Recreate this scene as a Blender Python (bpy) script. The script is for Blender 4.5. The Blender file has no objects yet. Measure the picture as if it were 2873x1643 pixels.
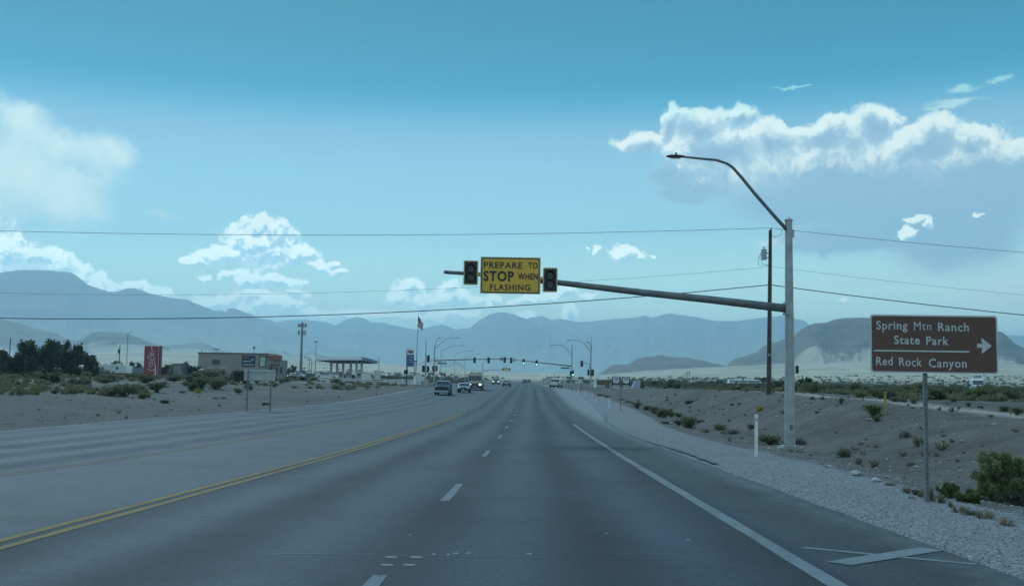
import bpy, bmesh, math, random
import numpy as np
from mathutils import Vector, Matrix
R_ = math.radians
random.seed(7)
rng = np.random.default_rng(11)
sc = bpy.context.scene
COL = sc.collection

# ------------------------------------------------------------------ camera
W, H, F = 2873.0, 1643.0, 2900.0          # photograph pixels, focal length in the same pixels
EYE = Vector((0, 0, 1.44))
PITCH, ROLL = 0.0839, 0.0157
_f = Vector((0, math.cos(PITCH), math.sin(PITCH)))
_r0 = Vector((1, 0, 0)); _u0 = Vector((0, -math.sin(PITCH), math.cos(PITCH)))
_r = _r0 * math.cos(ROLL) + _u0 * math.sin(ROLL)
_u = _u0 * math.cos(ROLL) - _r0 * math.sin(ROLL)
cam_d = bpy.data.cameras.new("camera"); cam = bpy.data.objects.new("camera", cam_d); COL.objects.link(cam)
M = Matrix((( _r.x, _u.x, -_f.x, EYE.x), (_r.y, _u.y, -_f.y, EYE.y), (_r.z, _u.z, -_f.z, EYE.z), (0, 0, 0, 1)))
cam.matrix_world = M
cam_d.sensor_width = 36; cam_d.lens = 36 * F / W
cam_d.clip_start = 0.1; cam_d.clip_end = 60000
sc.camera = cam

def ray(x, y):
    return (_f * F + _r * (x - W / 2) - _u * (y - H / 2)).normalized()
def at(x, y, Y):                            # the point seen at photo pixel x, y at world distance Y
    d = ray(x, y); return EYE + d * (Y / d.y)
def azel(x, y):
    d = ray(x, y); return math.atan2(d.x, d.y), math.asin(d.z)
def project(p):
    v = Vector(p) - EYE; k = F / v.dot(_f)
    return (W / 2 + v.dot(_r) * k, H / 2 - v.dot(_u) * k)

# ------------------------------------------------------------------ view, world, sun
sc.view_settings.view_transform = 'Standard'; sc.view_settings.look = 'None'
sc.view_settings.exposure = 0.0; sc.view_settings.gamma = 1.0
sc.cycles.max_bounces = 6; sc.cycles.volume_bounces = 0; sc.cycles.transparent_max_bounces = 8
sc.cycles.use_denoising = True
SUN_AZ, SUN_EL = R_(-26), R_(40)            # ahead of the camera and a little to the left
sun_d = bpy.data.lights.new("sun", 'SUN'); sun = bpy.data.objects.new("sun", sun_d); COL.objects.link(sun)
sun_d.energy = 2.7; sun_d.angle = R_(13); sun_d.color = (0.62, 0.86, 1.0)
sdir = Vector((math.sin(SUN_AZ) * math.cos(SUN_EL), math.cos(SUN_AZ) * math.cos(SUN_EL), math.sin(SUN_EL)))
sun.rotation_euler = sdir.to_track_quat('Z', 'Y').to_euler()

world = bpy.data.worlds.new("World"); sc.world = world; world.use_nodes = True
wt = world.node_tree
for n in list(wt.nodes): wt.nodes.remove(n)

class NT:                                   # small helper to write node maths
    def __init__(s, t): s.t = t; s.dims = '3D'
    def n(s, typ, **kw):
        nd = s.t.nodes.new(typ)
        for k, v in kw.items(): setattr(nd, k, v)
        return nd
    def l(s, a, b): s.t.links.new(a, b)
    def put(s, sock, v):
        if isinstance(v, bpy.types.NodeSocket): s.l(v, sock)
        else: sock.default_value = v
    def m(s, op, a, b=0.0, c=0.0, clamp=False):
        nd = s.n('ShaderNodeMath', operation=op); nd.use_clamp = clamp
        s.put(nd.inputs[0], a); s.put(nd.inputs[1], b); s.put(nd.inputs[2], c)
        return nd.outputs[0]
    def v(s, op, a, b=(0, 0, 0), out=0):
        nd = s.n('ShaderNodeVectorMath', operation=op)
        s.put(nd.inputs[0], a)
        if op == 'SCALE': s.put(nd.inputs['Scale'], b)
        else: s.put(nd.inputs[1], b)
        return nd.outputs[out]
    def ss(s, x, a, b, lo=0.0, hi=1.0):
        nd = s.n('ShaderNodeMapRange', interpolation_type='SMOOTHSTEP')
        s.put(nd.inputs[0], x); s.put(nd.inputs[1], a); s.put(nd.inputs[2], b); s.put(nd.inputs[3], lo); s.put(nd.inputs[4], hi)
        return nd.outputs[0]
    def lin(s, x, a, b, lo=0.0, hi=1.0):
        nd = s.n('ShaderNodeMapRange', interpolation_type='LINEAR')
        s.put(nd.inputs[0], x); s.put(nd.inputs[1], a); s.put(nd.inputs[2], b); s.put(nd.inputs[3], lo); s.put(nd.inputs[4], hi)
        return nd.outputs[0]
    def mix(s, f, a, b, bt='MIX'):
        nd = s.n('ShaderNodeMix', data_type='RGBA', blend_type=bt)
        s.put(nd.inputs[0], f)
        for i, q in ((6, a), (7, b)):
            s.put(nd.inputs[i], q if isinstance(q, bpy.types.NodeSocket) or len(q) == 4 else (*q, 1))
        return nd.outputs[2]
    def noise(s, vec, scale, detail=4, rough=.5, out=0, dist=0.0, lac=2.0):
        nd = s.n('ShaderNodeTexNoise', noise_dimensions=s.dims)
        if vec is not None: s.l(vec, nd.inputs['Vector'])
        nd.inputs['Scale'].default_value = scale; nd.inputs['Detail'].default_value = detail
        nd.inputs['Roughness'].default_value = rough; nd.inputs['Distortion'].default_value = dist
        nd.inputs['Lacunarity'].default_value = lac
        return nd.outputs[out]
    def ramp(s, x, stops, interp='LINEAR'):
        nd = s.n('ShaderNodeValToRGB'); cr = nd.color_ramp; cr.interpolation = interp
        while len(cr.elements) < len(stops): cr.elements.new(.5)
        for e, (p, c) in zip(cr.elements, stops):
            e.position = p; e.color = (*c, 1) if len(c) == 3 else c
        s.put(nd.inputs[0], x); return nd.outputs[0]

w = NT(wt); w.dims = '2D'
geo = w.n('ShaderNodeTexCoord')
D = geo.outputs['Generated']
sep = w.n('ShaderNodeSeparateXYZ'); w.l(D, sep.inputs[0])
AZ = w.m('ARCTAN2', sep.outputs[0], sep.outputs[1]); EL = w.m('ARCSINE', sep.outputs[2])
comb = w.n('ShaderNodeCombineXYZ'); w.l(AZ, comb.inputs[0]); w.l(EL, comb.inputs[1])
C = comb.outputs[0]
gel = w.m('ADD', EL, w.m('MULTIPLY', w.m('MINIMUM', w.m('MAXIMUM', AZ, -.6), .6), -0.0157))
grad = w.ramp(w.m('DIVIDE', w.m('MAXIMUM', gel, 0.0), 1.6),
  [(0.0, (1.3, 1.75, 1.4)), (.05/1.6, (1.3, 1.75, 1.4)), (.09/1.6, (.86, 1.34, 1.2)), (.14/1.6, (.45, .88, .98)), (.20/1.6, (.34, .70, .88)),
   (.235/1.6, (.26, .56, .78)), (.262/1.6, (.12, .46, .69)), (.285/1.6, (.025, .33, .53)), (.32/1.6, (.015, .26, .42)), (.37/1.6, (.012, .22, .35)), (.5/1.6, (.10, .36, .56)), (.8/1.6, (.14, .42, .70)), (1.0, (.14, .42, .70))])
sky = w.n('ShaderNodeTexSky', sky_type='NISHITA'); sky.sun_disc = False
sky.sun_elevation = SUN_EL; sky.sun_rotation = SUN_AZ
nish = w.mix(1.0, w.v('SCALE', sky.outputs[0], 0.09), (.55, .95, 1.0), 'MULTIPLY')
skyc = w.mix(0.06, grad, nish)
behind = w.m('MULTIPLY', w.ss(sep.outputs[1], .25, -.45), w.ss(EL, -.02, .10))      # added pale fill light in the unseen half of the sky behind the camera
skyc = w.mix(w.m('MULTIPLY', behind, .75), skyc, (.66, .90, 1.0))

def field(vec, ells):                       # union of soft ellipses, 1 in the middle, 0 at the rim
    acc = None
    for (x, y, rx, ry) in ells:
        a, e = azel(x, y)
        d = w.v('SUBTRACT', vec, (a, e, 0))
        d = w.v('MULTIPLY', d, (F / rx, F / ry, 0))
        ln = w.v('LENGTH', d, out=1)
        acc = ln if acc is None else w.m('SMOOTH_MIN', acc, ln, .25)
    return w.m('SUBTRACT', 1.0, acc)

CUM = [(735,690,100,72),(722,642,50,48),(668,668,36,42),(775,658,58,48),(640,708,60,30),(597,718,48,26),(545,732,36,16),(825,712,60,32),(868,714,38,18),
 (893,742,42,14),(945,757,26,13),(942,735,18,9),
 (640,775,32,13),(700,792,56,20),(785,792,66,15),(575,787,17,8),(700,822,52,28),(732,850,62,32),(622,848,44,24),(570,852,38,20),(805,850,54,42),(858,876,46,22),(816,812,30,20),(665,870,60,18),
 (20,705,66,58),(100,728,62,44),(165,745,56,44),(212,778,46,44),(255,795,50,34),(300,812,40,22),(378,808,46,20),(425,818,46,18),(462,832,26,9),
 (1149,809,42,30),(1114,828,34,24),(1190,846,66,30),(1263,813,27,27),(1267,838,54,32),(1334,842,40,12),(1369,856,20,18),(1393,836,30,12),(1483,838,62,18),(1585,817,54,22),(1548,834,54,18),(1650,832,34,11),(1593,874,19,28),
 (1220,888,66,20),(1085,888,86,18),(1298,878,50,13),(1474,886,30,11),(985,882,120,16),
 (1756,711,50,24),(1792,718,32,15),(1678,700,11,13),(1655,693,10,4),(1832,725,12,4),
 (2570,619,28,14),(2548,656,20,19),(2595,630,14,14),(2750,600,12,5),(2363,851,14,6)]
BIG = [(1800,398,84,34),(1885,345,36,48),(1965,345,86,42),(2074,330,58,34),(2016,410,160,74),(2160,392,96,54),(2305,385,116,56),(2449,345,76,48),(2593,392,116,60),(2714,398,66,40),(2400,480,420,118),(2745,470,190,92),(2850,440,70,42)]
BODY = [(2400,540,460,160),(2620,620,330,170),(2030,480,190,110),(2760,520,240,150),(1900,500,80,40),(1935,550,100,36),(2380,690,220,60)]
PUFF = [(2230,450,50,24),(2350,440,60,26),(2280,465,40,14),(2395,455,30,24)]
SOFT = [(20,490,200,165),(190,440,170,95),(310,435,90,55),(70,355,90,70),(150,540,150,80),(150,580,170,60),(-60,480,230,190),(2810,830,170,50),(2240,690,110,22)]
WISP = [(2795,224,52,9),(2694,252,52,15),(2680,284,64,12),(2641,301,56,6),(447,598,84,8),(264,525,34,6),(2240,244,90,5)]

# billowy edges: the coordinates are pushed about by fractal noise
def warp(vec, sc_, amp, det=6, rough=.62):
    nz = w.noise(vec, sc_, det, rough, out=1)
    nz = w.v('MULTIPLY', w.v('SUBTRACT', nz, (.5, .5, .5)), (amp, amp, 0))
    return w.v('ADD', vec, nz)
def vor(vec, sc_, out=0):
    nd = w.n('ShaderNodeTexVoronoi', feature='F1', voronoi_dimensions='2D'); w.l(vec, nd.inputs['Vector']); nd.inputs['Scale'].default_value = sc_
    return nd.outputs[0]
def puffs(vec, a, b, c):                       # rounded heads of three sizes
    p = w.m('MULTIPLY', w.m('SUBTRACT', .55, vor(vec, a)), 1.0)
    q = w.m('MULTIPLY', w.m('SUBTRACT', .55, vor(w.v('ADD', vec, (.37, .11, .2)), b)), .55)
    r = w.m('MULTIPLY', w.m('SUBTRACT', w.noise(vec, c, 6, .68), .5), 1.25)
    return w.m('ADD', w.m('ADD', p, q), r)
def cumulus(ells, wa, ws, pa, pb, pc, k, d1, soft):
    Ca = warp(C, ws, wa, 5, .6); Cb_ = w.v('ADD', Ca, (-d1 * .35, d1, 0))
    da = w.m('ADD', field(Ca, ells), w.m('MULTIPLY', puffs(Ca, pa, pb, pc), k))
    db = w.m('ADD', field(Cb_, ells), w.m('MULTIPLY', puffs(Cb_, pa, pb, pc), k))
    return da, db, w.ss(da, -.03, soft)
d1, d1b, a1 = cumulus(CUM, .020, 35, 75, 165, 330, .55, .0045, .34)
lit1 = w.ss(w.m('SUBTRACT', d1, d1b), -.16, .26); thick1 = w.ss(d1b, .05, .95)
b1 = w.m('ADD', w.m('MULTIPLY', lit1, .95), w.m('MULTIPLY', w.m('SUBTRACT', 1.0, thick1), .50), clamp=True)
col1 = w.mix(b1, (.34, .58, .70), (.92, 1.07, 1.0))
a1 = w.m('MULTIPLY', a1, w.ss(EL, .05, .13, .62, 1.0))
boost = w.ss(EL, .04, .20, 2.3, 1.0)
col1 = w.v('SCALE', col1, boost)

d2, d2b, a2 = cumulus(BIG, .045, 14, 34, 85, 200, .42, .0075, .36)
lit2 = w.ss(w.m('SUBTRACT', d2, d2b), -.10, .24)
rimn = w.m('MULTIPLY', w.m('SUBTRACT', w.noise(C, 26, 7, .7), .5), 1.5)
rim = w.m('SUBTRACT', 1.0, w.ss(w.m('ADD', d2b, rimn), .02, .85))
rim = w.m('MULTIPLY', rim, w.m('ADD', .45, w.m('MULTIPLY', lit2, .75)), clamp=True)
lowfade = w.ss(EL, azel(2400, 560)[1], azel(2400, 440)[1])
col2 = w.mix(rim, w.mix(w.ss(d2b, .2, 1.1), (.50, .74, .86), (.34, .55, .72)), (1.02, 1.17, 1.10))
f3 = field(warp(C, 9, .06, 5), BODY)
a3 = w.m('MULTIPLY', w.ss(f3, -.02, .55), .85)
col3 = w.mix(w.ss(f3, .0, .5), (.55, .80, .88), (.34, .56, .73))
Cw = warp(C, 40, .026); bil = w.m('SUBTRACT', w.noise(C, 105, 5, .6), .5)
f5 = w.m('ADD', field(Cw, PUFF), w.m('MULTIPLY', bil, 2.6))
a5 = w.m('MULTIPLY', w.ss(f5, .25, .9), .8)
f4 = field(warp(C, 10, .075, 7, .6), SOFT)
a4 = w.m('MULTIPLY', w.ss(w.m('ADD', f4, w.m('MULTIPLY', w.m('SUBTRACT', w.noise(C, 14, 9, .74), .5), 1.5)), -.15, .95), .95)
f6 = w.m('ADD', field(warp(C, 30, .02), WISP), w.m('MULTIPLY', w.m('SUBTRACT', w.noise(w.v('MULTIPLY', C, (25, 110, 1)), 1.0, 5, .6), .5), 2.2))
a6 = w.m('MULTIPLY', w.ss(f6, -.1, .8), .9)

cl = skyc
cl = w.mix(a4, cl, w.v('SCALE', w.mix(0.0, (.86, 1.06, 1.02), (1, 1, 1)), w.ss(EL, .05, .2, 1.25, 1.0)))
cl = w.mix(a3, cl, col3)
cl = w.mix(w.m('MULTIPLY', a2, lowfade), cl, col2)
cl = w.mix(w.m('MULTIPLY', a5, .9), cl, (.80, .95, .94))
cl = w.mix(a6, cl, (.62, .90, .92))
cl = w.mix(a1, cl, col1)
tint = w.ss(gel, .235, .285)
cl = w.mix(tint, cl, w.mix(1.0, cl, (.42, .86, .88), 'MULTIPLY'))
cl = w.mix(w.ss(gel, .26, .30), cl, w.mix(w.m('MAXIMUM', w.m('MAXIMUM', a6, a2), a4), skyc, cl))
below = w.ss(EL, -.02, 0.0)
cl = w.mix(below, (.10, .14, .16), cl)
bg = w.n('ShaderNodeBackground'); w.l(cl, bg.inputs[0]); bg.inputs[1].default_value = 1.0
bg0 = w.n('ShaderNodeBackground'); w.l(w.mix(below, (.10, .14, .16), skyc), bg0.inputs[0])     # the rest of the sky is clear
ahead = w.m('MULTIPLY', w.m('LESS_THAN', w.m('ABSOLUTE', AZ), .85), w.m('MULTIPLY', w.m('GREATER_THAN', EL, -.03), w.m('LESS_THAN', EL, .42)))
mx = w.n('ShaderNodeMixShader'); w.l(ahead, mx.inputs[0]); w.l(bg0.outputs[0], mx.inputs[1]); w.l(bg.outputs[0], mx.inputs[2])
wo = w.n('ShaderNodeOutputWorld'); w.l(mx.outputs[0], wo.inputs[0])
world.cycles.sampling_method = 'MANUAL'; world.cycles.sample_map_resolution = 512

# ------------------------------------------------------------------ helpers
def tag(o, label=None, cat=None, group=None, kind=None):
    if label: o['label'] = label
    if cat: o['category'] = cat
    if group: o['group'] = group
    if kind: o['kind'] = kind
    return o
def thing(name, label, cat, loc=(0, 0, 0), rz=0.0, group=None):
    o = bpy.data.objects.new(name, None); COL.objects.link(o)
    o.location = loc; o.rotation_euler = (0, 0, rz); o.empty_display_size = .3
    return tag(o, label, cat, group)
def copy_tree(o, parent=None):
    c = o.copy(); COL.objects.link(c)
    if parent is not None: c.parent = parent
    for ch in list(o.children): copy_tree(ch, c)
    return c

class MB:
    def __init__(s): s.v = []; s.f = []
    def add(s, vs, fs):
        k = len(s.v); s.v += [tuple(p) for p in vs]; s.f += [tuple(i + k for i in q) for q in fs]; return s
    def box(s, c, d, rz=0.0, tx=1.0, ty=1.0):         # centre, full sizes, taper of the top
        hx, hy, hz = d[0] / 2, d[1] / 2, d[2] / 2; cs, sn = math.cos(rz), math.sin(rz); vs = []
        for z, kx, ky in ((-hz, 1, 1), (hz, tx, ty)):
            for x, y in ((-hx, -hy), (hx, -hy), (hx, hy), (-hx, hy)):
                x *= kx; y *= ky; vs.append((c[0] + x * cs - y * sn, c[1] + x * sn + y * cs, c[2] + z))
        return s.add(vs, [(3, 2, 1, 0), (4, 5, 6, 7), (0, 1, 5, 4), (1, 2, 6, 5), (2, 3, 7, 6), (3, 0, 4, 7)])
    def tube(s, pts, r, n=10, cap=True):
        pts = [Vector(p) for p in pts]; rs = r if isinstance(r, (list, tuple)) else [r] * len(pts)
        vs = []; fs = []; up = None
        for i, p in enumerate(pts):
            t = (pts[min(i + 1, len(pts) - 1)] - pts[max(i - 1, 0)]).normalized()
            if up is None:
                up = Vector((0, 0, 1)) if abs(t.z) < .9 else Vector((0, 1, 0))
            a = t.cross(up).normalized(); b = a.cross(t).normalized(); up = b
            for k in range(n):
                th = 2 * math.pi * k / n; vs.append(p + (a * math.cos(th) + b * math.sin(th)) * rs[i])
        for i in range(len(pts) - 1):
            for k in range(n):
                fs.append((i * n + k, i * n + (k + 1) % n, (i + 1) * n + (k + 1) % n, (i + 1) * n + k))
        if cap:
            fs.append(tuple(range(n))[::-1]); fs.append(tuple((len(pts) - 1) * n + k for k in range(n)))
        return s.add(vs, fs)
    def prism(s, poly, axis, a, b):                    # poly in the two other axes (cyclic order), extruded from a to b
        n = len(poly); vs = []
        for t in (a, b):
            for (p, q) in poly:
                vs.append({'x': (t, p, q), 'y': (p, t, q), 'z': (p, q, t)}[axis])
        fs = [tuple(range(n)), tuple(range(n, 2 * n))[::-1]]
        for i in range(n): fs.append((i, i + n, (i + 1) % n + n, (i + 1) % n))
        return s.add(vs, fs)
    def build(s, name, mat, parent=None, loc=(0, 0, 0), smooth=False, bevel=0.0, rz=0.0):
        me = bpy.data.meshes.new(name); me.from_pydata(s.v, [], s.f)
        bm = bmesh.new(); bm.from_mesh(me); bmesh.ops.recalc_face_normals(bm, faces=bm.faces); bm.to_mesh(me); bm.free()
        if smooth: me.polygons.foreach_set('use_smooth', [True] * len(me.polygons))
        me.update(); o = bpy.data.objects.new(name, me); COL.objects.link(o)
        o.location = loc; o.rotation_euler = (0, 0, rz)
        if mat: me.materials.append(mat)
        if parent: o.parent = parent
        if bevel:
            b = o.modifiers.new('bevel', 'BEVEL'); b.width = bevel; b.segments = 2; b.limit_method = 'ANGLE'
        return o

def rrect(wd, ht, r, n=5):
    pts = []
    for cx, cz, a0 in ((wd/2-r, -ht/2+r, -90), (wd/2-r, ht/2-r, 0), (-wd/2+r, ht/2-r, 90), (-wd/2+r, -ht/2+r, 180)):
        for k in range(n + 1):
            a = R_(a0 + 90 * k / n); pts.append((cx + r * math.cos(a), cz + r * math.sin(a)))
    return pts
def frame_mb(wd, ht, r, t, y0, y1):                    # rounded border of thickness t
    A = rrect(wd, ht, r); B = rrect(wd - 2*t, ht - 2*t, max(r - t, .005)); n = len(A); m = MB(); vs = []
    for y in (y0, y1):
        for q in (A, B): vs += [(x, y, z) for x, z in q]
    fs = []
    for i in range(n):
        j = (i + 1) % n
        fs += [(i, j, n + j, n + i), (2*n + i, 3*n + i, 3*n + j, 2*n + j), (i, 2*n + i, 2*n + j, j), (n + i, n + j, 3*n + j, 3*n + i)]
    return m.add(vs, fs)

def text(name, s, h, mat, parent, loc, xs=1.0, bold=0.0, align='LEFT', rot=(math.pi/2, 0, 0), gap=1.0, ext=.002):
    cu = bpy.data.curves.new(name, 'FONT'); cu.body = s; cu.size = h / .73; cu.align_x = align
    cu.offset = bold; cu.extrude = ext; cu.space_character = gap; cu.resolution_u = 3
    o = bpy.data.objects.new(name, cu); COL.objects.link(o)
    me = bpy.data.meshes.new_from_object(o); bpy.data.objects.remove(o); bpy.data.curves.remove(cu)
    o = bpy.data.objects.new(name, me); COL.objects.link(o); me.materials.clear(); me.materials.append(mat)
    o.location = loc; o.rotation_euler = rot; o.scale = (xs, 1, 1); o.parent = parent
    return o

_mats = {}
def mat(name, col, rough=.7, var=.12, scale=3.0, metal=0.0, bump=0.0, emit=None, es=1.0, spec=.5, obj_random=0.0, coat=0.0):
    if name in _mats: return _mats[name]
    m = bpy.data.materials.new(name); m.use_nodes = True; t = NT(m.node_tree); b = m.node_tree.nodes['Principled BSDF']
    tc = t.n('ShaderNodeTexCoord').outputs['Object']
    nz = t.noise(tc, scale, 5, .6)
    c = t.mix(t.ss(nz, .3, .7), tuple(max(0, q * (1 - var)) for q in col), tuple(min(1, q * (1 + var)) for q in col))
    if obj_random:
        oi = t.n('ShaderNodeObjectInfo')
        hs = t.n('ShaderNodeHueSaturation'); t.l(c, hs.inputs['Color'])
        t.l(t.lin(oi.outputs['Random'], 0, 1, 1 - obj_random, 1 + obj_random), hs.inputs['Value'])
        t.l(t.lin(t.m('FRACT', t.m('MULTIPLY', oi.outputs['Random'], 7.3)), 0, 1, .485, .515), hs.inputs['Hue']); c = hs.outputs[0]
    t.l(c, b.inputs['Base Color'])
    b.inputs['Roughness'].default_value = rough; b.inputs['Metallic'].default_value = metal
    b.inputs['Specular IOR Level'].default_value = spec; b.inputs['Coat Weight'].default_value = coat
    if bump:
        bp = t.n('ShaderNodeBump'); bp.inputs['Strength'].default_value = bump; bp.inputs['Distance'].default_value = .02
        t.l(t.noise(tc, scale * 8, 4, .6), bp.inputs['Height']); t.l(bp.outputs[0], b.inputs['Normal'])
    if emit:
        b.inputs['Emission Color'].default_value = (*emit, 1); b.inputs['Emission Strength'].default_value = es
    _mats[name] = m; return m

# ------------------------------------------------------------------ terrain functions
def sst(a, b, x):
    t = np.clip((np.asarray(x, float) - a) / (b - a), 0, 1); return t * t * (3 - 2 * t)
_xs = np.arange(-80, 1400, 1.0)
_t = [(-80,.1),(-30,.85),(0,1.44),(10,1.64),(20,1.85),(30,2.06),(44,2.29),(56,2.46),(68,2.57),(92,2.70),(108,2.68),(130,2.46),(156,2.12),(180,1.82),(210,1.58),(240,1.46),(300,1.40),(435,1.38),(700,1.30),(1400,1.2)]
_d = np.interp(_xs, [a for a, b in _t], [b for a, b in _t])
_d = np.convolve(np.pad(_d, 6, mode='edge'), np.hanning(15)[1:-1] / np.hanning(15)[1:-1].sum(), 'valid')
def zr(Y): return 1.44 - np.interp(Y, _xs, _d)
def cx(Y):
    Y = np.asarray(Y, float); return -1.22 + .02 * np.minimum(Y, 220) + .0115 * np.maximum(Y - 220, 0)
def er(Y): return np.interp(Y, [0, 45, 66, 85, 105, 200, 300, 700], [5.4, 5.6, 6.0, 7.4, 8.4, 8.8, 7.0, 6.0])
EL_S = -16.9
def rz_(s, Y):                                          # road surface height
    return zr(Y) + .28 * sst(20, 55, Y) * (1 - sst(180, 230, Y)) * np.clip(-np.asarray(s) / 17, 0, 1)

class VN:                                               # value noise in numpy
    def __init__(s, seed): s.g = np.random.default_rng(seed).random((256, 256))
    def __call__(s, x, y):
        xi = np.floor(x).astype(int); yi = np.floor(y).astype(int); u = x - xi; v = y - yi
        u = u*u*(3-2*u); v = v*v*(3-2*v); g = s.g
        a = g[xi & 255, yi & 255]; b = g[(xi+1) & 255, yi & 255]; c = g[xi & 255, (yi+1) & 255]; d = g[(xi+1) & 255, (yi+1) & 255]
        return (a*(1-u)+b*u)*(1-v) + (c*(1-u)+d*u)*v - .5
vn = VN(3)
def fbm(x, y, oct=5, lac=2.03, gain=.5):
    t = 0; a = 1.0
    x = np.asarray(x, float); y = np.asarray(y, float)
    for k in range(oct): t = t + a * vn(x + 17.3*k, y + 9.1*k); x = x * lac; y = y * lac; a *= gain
    return t
def ridged(x, y, oct=5):
    t = 0; a = 1.0; x = np.asarray(x, float); y = np.asarray(y, float)
    for k in range(oct): t = t + a * (1 - np.abs(vn(x + 31.7*k, y + 5.3*k)) * 4); x = x * 2.1; y = y * 2.1; a *= .5
    return t

_fan = [(-700,-30),(0,-43),(273,-50),(352,-54),(451,-65),(560,-65),(700,-56),(900,-54),(1100,-40),(1300,-28),(1420,-23),(1565,-22),(1650,-14),(1800,-31),(2042,-47),(2300,-62),(2600,-70),(2873,-52),(3600,-40)]
def fan_tan(az): return np.interp(az, [(x - W/2) / F for x, y in _fan], [-y / F for x, y in _fan])
def ground(X, Y):
    X = np.asarray(X, float); Y = np.asarray(Y, float)
    s = X - cx(Y); road = rz_(s, Y); e = er(Y)
    # left side
    dl = EL_S - s
    plain_l = np.interp(Y, [0, 60, 100, 200, 228, 300, 700, 1400], [.0, .25, .48, .86, .94, 1.28, 1.5, 1.7])
    edge = rz_(EL_S, Y) - .03
    L = edge + (plain_l - edge) * sst(.5, 48, dl) - .10 * sst(0, 2, dl) * (1 - sst(6, 20, dl))
    # right side
    q = s - e
    crest = np.interp(Y, [0, 20, 46, 52, 76, 100, 150, 200, 240, 300, 700], [-.05, .10, .32, .5, .8, .72, .5, .25, .12, .3, .6])
    plain_r = np.interp(Y, [0, 50, 100, 200, 300, 700, 1400], [.45, .58, .55, .42, .50, 1.15, 1.6])
    edge_r = rz_(e, Y) - .03
    low = edge_r - .12 * sst(0, 2.5, q) - .18 * sst(2.5, 6, q)
    cs = e + 13.2
    bank = low + (crest - low) * sst(5.8, 12.8, q)
    Rr = bank + (plain_r - bank) * sst(cs - e + 1, cs - e + 40, q)
    z = np.where(s < 0, np.where(dl > 0, L, road - .07), np.where(q > 0, Rr, road - .07))
    # level the land round the junction
    wj = np.exp(-((Y - 236) / 15.0) ** 4) * (1 - sst(30, 110, np.abs(s)))
    wj = np.where((dl > 0) | (q > 0), wj, 0); z = z * (1 - wj) + (zr(Y) - .05) * wj
    # far road margins
    off = np.where(s < 0, np.maximum(dl, 0), np.maximum(q, 0))
    amp = sst(.6, 6, off)
    z = z + amp * (.17 * fbm(X * .12, Y * .12, 4) + .035 * fbm(X * .9, Y * .9, 3))
    z = z + sst(7, 10, q) * (1 - sst(13, 20, q)) * (s > 0) * .05 * fbm(X * 1.4 + 5, Y * 1.4, 3)
    r = np.hypot(X, Y); az = np.arctan2(X, np.maximum(Y, 1.0))
    t = np.clip((r - 650) / 2550, 0, 1)
    z = z + fan_tan(az) * 3200 * t ** 1.5 * (1 + .10 * fbm(X / 380, Y / 700, 4) * (1 - sst(2500, 3200, r))) + sst(600, 1500, r) * 4 * fbm(X / 90, Y / 160, 4) * (1 - .6 * sst(2400, 3200, r))
    z = z - np.maximum(r - 3200, 0) * .02
    return z
def gz(x, y): return float(ground(x, y))
def roadz(x, y): return float(rz_(x - float(cx(y)), y))
def hit(x, y, lo=6.0, hi=900.0):                        # where the ray through photo pixel x, y meets the land
    d = ray(x, y); ys = np.geomspace(lo, hi, 900); k = ys / d.y
    z = EYE.z + d.z * k; g = ground(d.x * k, ys); i = np.argmax(z < g)
    if z[i] >= g[i]: i = len(ys) - 1
    return Vector((d.x * k[i], ys[i], float(g[i])))
def onroad(x, y):
    d = ray(x, y); ys = np.geomspace(5, 900, 2500); k = ys / d.y
    z = EYE.z + d.z * k; X = d.x * k; g = rz_(X - cx(ys), ys); i = np.argmax(z < g)
    return Vector((X[i], ys[i], float(g[i])))

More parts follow.
